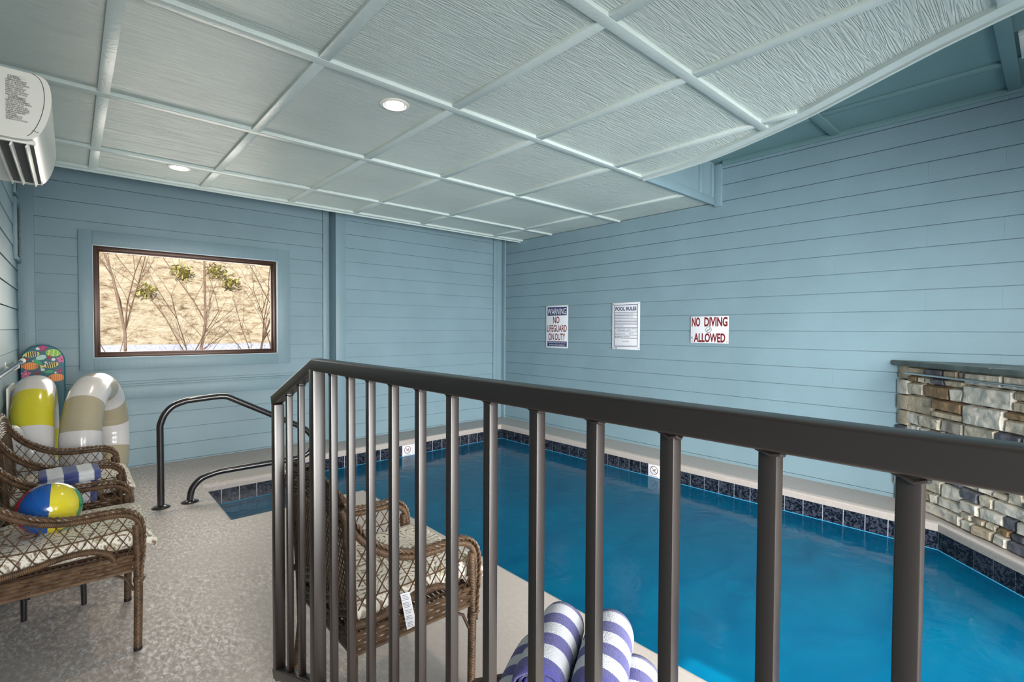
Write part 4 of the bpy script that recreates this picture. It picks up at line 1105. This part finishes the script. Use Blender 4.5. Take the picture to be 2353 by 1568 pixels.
mb = MB(); mb.box(.03, .032, .2, .6, -.0008, 0)
for k in range(9): mb.box(.02+k*.006, .0225+k*.006, .35, .35+rnd.uniform(.08, .16), -.0008, .0)
mb.build('rating_label', M['greyink'], ac)
TT = Matrix.Translation((0, -.0012, 0)) @ Matrix(((1, 0, 0, 0), (0, 0, -1, 0), (0, 1, 0, 0), (0, 0, 0, 1)))
mb = MB()
lines = ['/!\\ WARNING', 'RISK OF FIRE.', 'FLAMMABLE REFRIGERANT', 'USED. TO BE REPAIRED', 'ONLY BY TRAINED SERVICE', 'PERSONNEL. DO NOT', 'PUNCTURE REFRIGERANT', 'TUBING. DISPOSE OF', 'PROPERLY IN ACCORDANCE', 'WITH FEDERAL OR LOCAL', 'REGULATIONS.', '/!\\ AVERTISSEMENT', "RISQUE D'INCENDIE", 'REFRIGERANT INFLAMMABLE', 'UTILISE. DOIT ETRE REPARE', 'UNIQUEMENT PAR UN', "PERSONNEL D'ENTRETIEN", 'QUALIFIE. NE PAS PERCER', 'LE TUBE DE REFRIGERANT.', 'ELIMINER DE MANIERE', 'APPROPRIEE', 'CONFORMEMENT AUX', 'REGLEMENTATIONS', 'FEDERALES OU LOCALES.']
z = .252
for i, s in enumerate(lines):
    head = i in (0, 1, 11, 12); x0 = .168 if head else .161
    w_ = .00305*len(s)
    text_fit(mb, s, x0, x0+w_, z-.0056, .0056, TT, .03); z -= .0076
for zz in (.252, .252-.0076*11):
    for a, b, c_, d in ((.165, .222, zz+.0012, zz+.0018), (.165, .222, zz-.0068, zz-.0062)): bar(mb, a, b, c_, d, TT)
mb.build('warning_text', M['blackink'], ac)

# ---------------------------------------------------------------- stone feature wall
sw = thing('stone_feature_wall', 'stacked ledgestone waterfall wall with slate cap set diagonally at right', 'stone wall', (XR-.02, .884, 0))
SCOL = [(.43, .36, .26), (.55, .49, .38), (.60, .56, .48), (.085, .085, .10), (.12, .12, .14), (.26, .17, .09), (.48, .40, .28), (.66, .61, .52), (.36, .32, .27)]
SM = []
for i, c in enumerate(SCOL):
    m_, nt, b = newmat('ledgestone_%s' % ('tan sand cream slate charcoal umber ochre pale taupe'.split()[i])); b.inputs['Roughness'].default_value = .85
    n1 = N(nt, 'ShaderNodeTexNoise', Scale=9.0, Detail=8.0, Roughness=.65, Distortion=.7); L(nt, coords(nt), n1.inputs['Vector'])
    L(nt, ramp(nt, n1.outputs[0], [(.28, tuple(x*.35 for x in c)), (.45, c), (.62, tuple(min(1, x*1.15) for x in c)), (.75, (c[0]*.9, c[1]*.75, c[2]*.5))]), b.inputs['Base Color'])
    bump(nt, n1.outputs[0], b, .8, .02); SM.append(m_)
WLn = 2.35; TH = .62; dv = Vector((-1, -1, 0)).normalized(); nf = Vector((-1, 1, 0)).normalized()   # along, face normal
WH = 1.135
core = MB()
def W(s, d, z): return dv*s+nf*d+Vector((0, 0, z))
wr = random.Random(11)
# core block behind the veneer (triangular plan against the right wall)
a, b, c_ = W(0, -.01, 0), W(WLn, -.01, 0), Vector((0, -WLn*math.sqrt(2), 0))
core.add([a, b, c_, a+Vector((0, 0, WH)), b+Vector((0, 0, WH)), c_+Vector((0, 0, WH))], [(0, 1, 2), (3, 5, 4), (0, 3, 4, 1), (1, 4, 5, 2), (2, 5, 3, 0)])
M['mortar'] = simple('dark_mortar', (.05, .04, .03), .95); core.build('core', M['mortar'], sw)
rects = []
def split(s0, s1, z0, z1, dep):
    w_, h_ = s1-s0, z1-z0
    if h_ > .21 or (h_ > .12 and wr.random() < .55 and w_ > .10):
        c = z0+h_*wr.uniform(.38, .62); split(s0, s1, z0, c, dep+1); split(s0, s1, c, z1, dep+1); return
    if w_ > .40 or (w_ > h_*2.2 and wr.random() < .5 and w_ > .18):
        c = s0+w_*wr.uniform(.3, .7); split(s0, c, z0, z1, dep+1); split(c, s1, z0, z1, dep+1); return
    rects.append((s0, s1, z0, z1))
s = .078
while s < WLn:
    w_ = wr.uniform(.4, .7); split(s, min(WLn, s+w_), .0, WH, 0); s += w_
mb = MB()
for (s0, s1, z0, z1) in rects:
    g_ = .0018; s0 += g_; s1 -= g_; z0 += g_; z1 -= g_; nx = max(3, int((s1-s0)/.011)); nz = max(3, int((z1-z0)/.010))
    dd = wr.uniform(.022, .040); tilt_ = wr.uniform(-.012, .012); sk = wr.uniform(-.006, .006); seed = wr.random()*50; vs = []; fs = []
    for i in range(nx+1):
        for j in range(nz+1):
            u, v = i/nx, j/nz; e = min(1, min(u, 1-u)*(s1-s0)/.009)**.5*min(1, min(v, 1-v)*(z1-z0)/.009)**.5
            ss = s0+(s1-s0)*u; zz = z0+(z1-z0)*v+sk*(u-.5)
            nz_ = noise.noise(Vector((ss*14, zz*14, seed)))*.010+noise.noise(Vector((ss*40, zz*40, seed)))*.004
            ed = (noise.noise(Vector((ss*25, zz*25, seed+9)))*.005)
            vs.append(W(ss+(ed if u in (0, 1) else 0), -.01+(dd+tilt_*(u-.5)+nz_)*e, zz+(ed if v in (0, 1) else 0)))
    for i in range(nx):
        for j in range(nz): a = i*(nz+1)+j; fs.append((a, a+nz+1, a+nz+2, a+1))
    big = (s1-s0)*(z1-z0) > .025
    mb.add(vs, fs, wr.choice([0, 1, 2, 7, 6, 3, 8, 1, 2] if big else list(range(9))+[2, 1]), sm=True)
# quoin returns at the wall end
for k in range(9):
    z0 = k*.128; mb.bbox(-.10, .015, -.02, .02+wr.uniform(0, .02), z0+.004, min(WH, z0+.122), .008, wr.choice([0, 1, 3, 5, 2]), M=Matrix((( dv.x, nf.x, 0, 0), (dv.y, nf.y, 0, 0), (0, 0, 1, 0), (0, 0, 0, 1))) @ Matrix.Translation((.075, 0, 0)))
mb.build('stone_veneer', SM, sw)
M['slate'] = simple('green_grey_slate_cap', (.10, .125, .115), .45, var=.5, nscale=6, bmp=.4, bd=.01)
M['cap_edge'] = M['slate']
Wm = Matrix(((dv.x, nf.x, 0, 0), (dv.y, nf.y, 0, 0), (0, 0, 1, 0), (0, 0, 0, 1)))
mb = MB(); s = -.06
for w_ in (.30, .62, .66, .60, .40):
    pts = [W(s+.002, .055, 0), W(s+w_-.002, .055, 0), W(s+w_-.002, -.55, 0), W(s+.002, -.55, 0)]
    # clip against the right wall
    q = []
    for p in pts: q.append(Vector((min(p.x, .018), p.y, 0)))
    vs = []
    for z_, inset_ in ((WH, .008), (WH+.008, 0), (WH+.032, 0), (WH+.042, .01)):
        cpt = sum(q, Vector())/4
        for p in q: vs.append(p+(cpt-p).normalized()*inset_+Vector((0, 0, z_)))
    mb.add(vs, [(3, 2, 1, 0), (12, 13, 14, 15)]+[(4*r_+i, 4*r_+(i+1) % 4, 4*r_+4+(i+1) % 4, 4*r_+4+i) for r_ in range(3) for i in range(4)]); s += w_
mb.build('cap_slab', M['slate'], sw)
mb = MB(); mb.bbox(.16, 1.75, .0, .10, WH-.048, WH-.044, .001, M=Wm); mb.bbox(.16, 1.75, .094, .10, WH-.058, WH-.044, .001, M=Wm); mb.build('spillway', M['chrome'], sw)

# ---------------------------------------------------------------- outside: rocky bank, road, bare trees
M['bank'] = None
m_, nt, b = newmat('sunlit_rocky_bank'); b.inputs['Roughness'].default_value = .95
n1 = N(nt, 'ShaderNodeTexNoise', Scale=2.2, Detail=12.0, Roughness=.85, Distortion=.4); L(nt, coords(nt, (1, 1, 2.5)), n1.inputs['Vector'])
L(nt, ramp(nt, n1.outputs[0], [(.32, (.06, .04, .025)), (.41, (.25, .16, .09)), (.47, (.62, .48, .32)), (.55, (.82, .70, .52)), (.7, (.86, .80, .70))]), b.inputs['Base Color']); bump(nt, n1.outputs[0], b, 1.0, .3)
M['bank'] = m_
mb = MB(); vs = []; fs = []; nx, ny = 70, 40
for i in range(nx+1):
    for j in range(ny+1):
        x = -14+34*i/nx; v = j/ny; y = 19+17*v; z = -.6+15*v**.9
        d = noise.noise(Vector((x*.35, y*.5, 0)))*1.2+noise.noise(Vector((x*1.3, y*1.4, z)))*.45
        vs.append((x, y+d*.6, z+d*.6*(1 if j else 0)))
for i in range(nx):
    for j in range(ny): a = i*(ny+1)+j; fs.append((a, a+ny+1, a+ny+2, a+1))
mb.add(vs, fs, sm=True); tag(mb.build('rocky_bank', M['bank'], angle=180), 'sunlit pale rocky hillside seen through the window', 'hillside')
mb = MB(); mb.box(-20, 24, YW+.11, 42, -1.2, -.62); tag(mb.build('outdoor_ground', simple('dry_leaf_litter', (.50, .40, .30), .95, var=.5, nscale=3)), kind='structure')
mb = MB(); mb.bbox(-14, 20, 17.0, 17.25, -.62, .95, .03); tag(mb.build('concrete_barrier', simple('pale_blue_grey_concrete', (.22, .24, .32), .8, var=.3)), 'low pale grey concrete barrier outside beyond the trees', 'barrier')
M['bark'] = simple('grey_brown_bark', (.07, .042, .028), .9, var=.3)
M['barkp'] = simple('pale_bark', (.13, .085, .06), .9, var=.3)
def tree(x, y, h, seed, mat, label, lean=0, r0=.05):
    tr = random.Random(seed); mb = MB()
    def br(p, d, ln, r, dep):
        pts = [p]; q = p
        for k in range(5):
            d = (d+Vector((tr.uniform(-.16, .16), tr.uniform(-.16, .16), tr.uniform(-.02, .1)))).normalized(); q = q+d*ln/5; pts.append(q)
        mb.tube(pts, [r*(1-.13*k) for k in range(6)], 6 if dep == 0 else 4)
        if dep < 3:
            for k in range(8 if dep == 0 else 5):
                i_ = tr.randint(1, 5); a = tr.uniform(0, 2*PI); el = tr.uniform(.5, 1.2)
                dd = (d*1.0+Vector((math.cos(a), math.sin(a), .25))*el).normalized(); br(pts[i_], dd, ln*tr.uniform(.4, .65), r*.5*(1-.1*i_), dep+1)
    br(Vector((0, 0, 0)), Vector((lean, 0, 1)).normalized(), h, r0, 0)
    o = mb.build('bare_tree', mat); o.location = (x, y, -.65); tag(o, label, 'tree', 'bare trees outside the window')
tree(.75, 11.0, 5.0, 3, M['barkp'], 'bare grey sapling at the left of the window view', .05, .03)
tree(2.02, 12.5, 5.6, 5, M['barkp'], 'tall bare forked tree near the middle of the window view', .0, .036)
tree(3.45, 13.5, 4.4, 9, M['bark'], 'dark bare tree right of centre in the window view', .02, .032)
tree(4.5, 15.0, 3.2, 12, M['bark'], 'short bare shrub at the right of the window view', -.1, .024)
tree(1.35, 11.5, 2.6, 15, M['bark'], 'low spreading bare shrub left of centre in the window view', .2, .02)
tree(2.6, 14.5, 3.0, 21, M['bark'], 'thin leaning bare sapling between the two middle trees', -.25, .02)
def shrub(x, y, z, r, seed, label):
    tr = random.Random(seed); mb = MB()
    for k in range(110):
        d = Vector((tr.gauss(0, 1), tr.gauss(0, 1), tr.gauss(0, .7))).normalized()*r*tr.uniform(.2, 1.5); a = Vector((tr.uniform(-1, 1), tr.uniform(-1, 1), tr.uniform(-1, 1))).normalized()*.11; b_ = a.cross(Vector((.3, .5, .8))).normalized()*.04
        mb.add([d-a, d+b_, d+a, d-b_], [(0, 1, 2, 3)])
    mb.tube([(0, 0, -r*1.1), (0, 0, 0)], .03, 5)
    o = mb.build('evergreen_shrub', M['leaf']); o.location = (x, y, z); tag(o, label, 'shrub', 'evergreen shrubs on the hillside')
M['leaf'] = simple('olive_leaf', (.27, .25, .07), .7)
shrub(3.24, 22.7, 3.62, .27, 1, 'olive evergreen shrub on the bank just left of the window view centre')
shrub(4.43, 22.9, 3.74, .26, 2, 'olive evergreen shrub on the bank right of the window view centre')
shrub(4.80, 22.3, 3.30, .24, 3, 'olive evergreen shrub on the bank, farthest right of the group')
shrub(2.00, 21.9, 2.74, .24, 4, 'small olive shrub lowest on the bank, left in the window view')
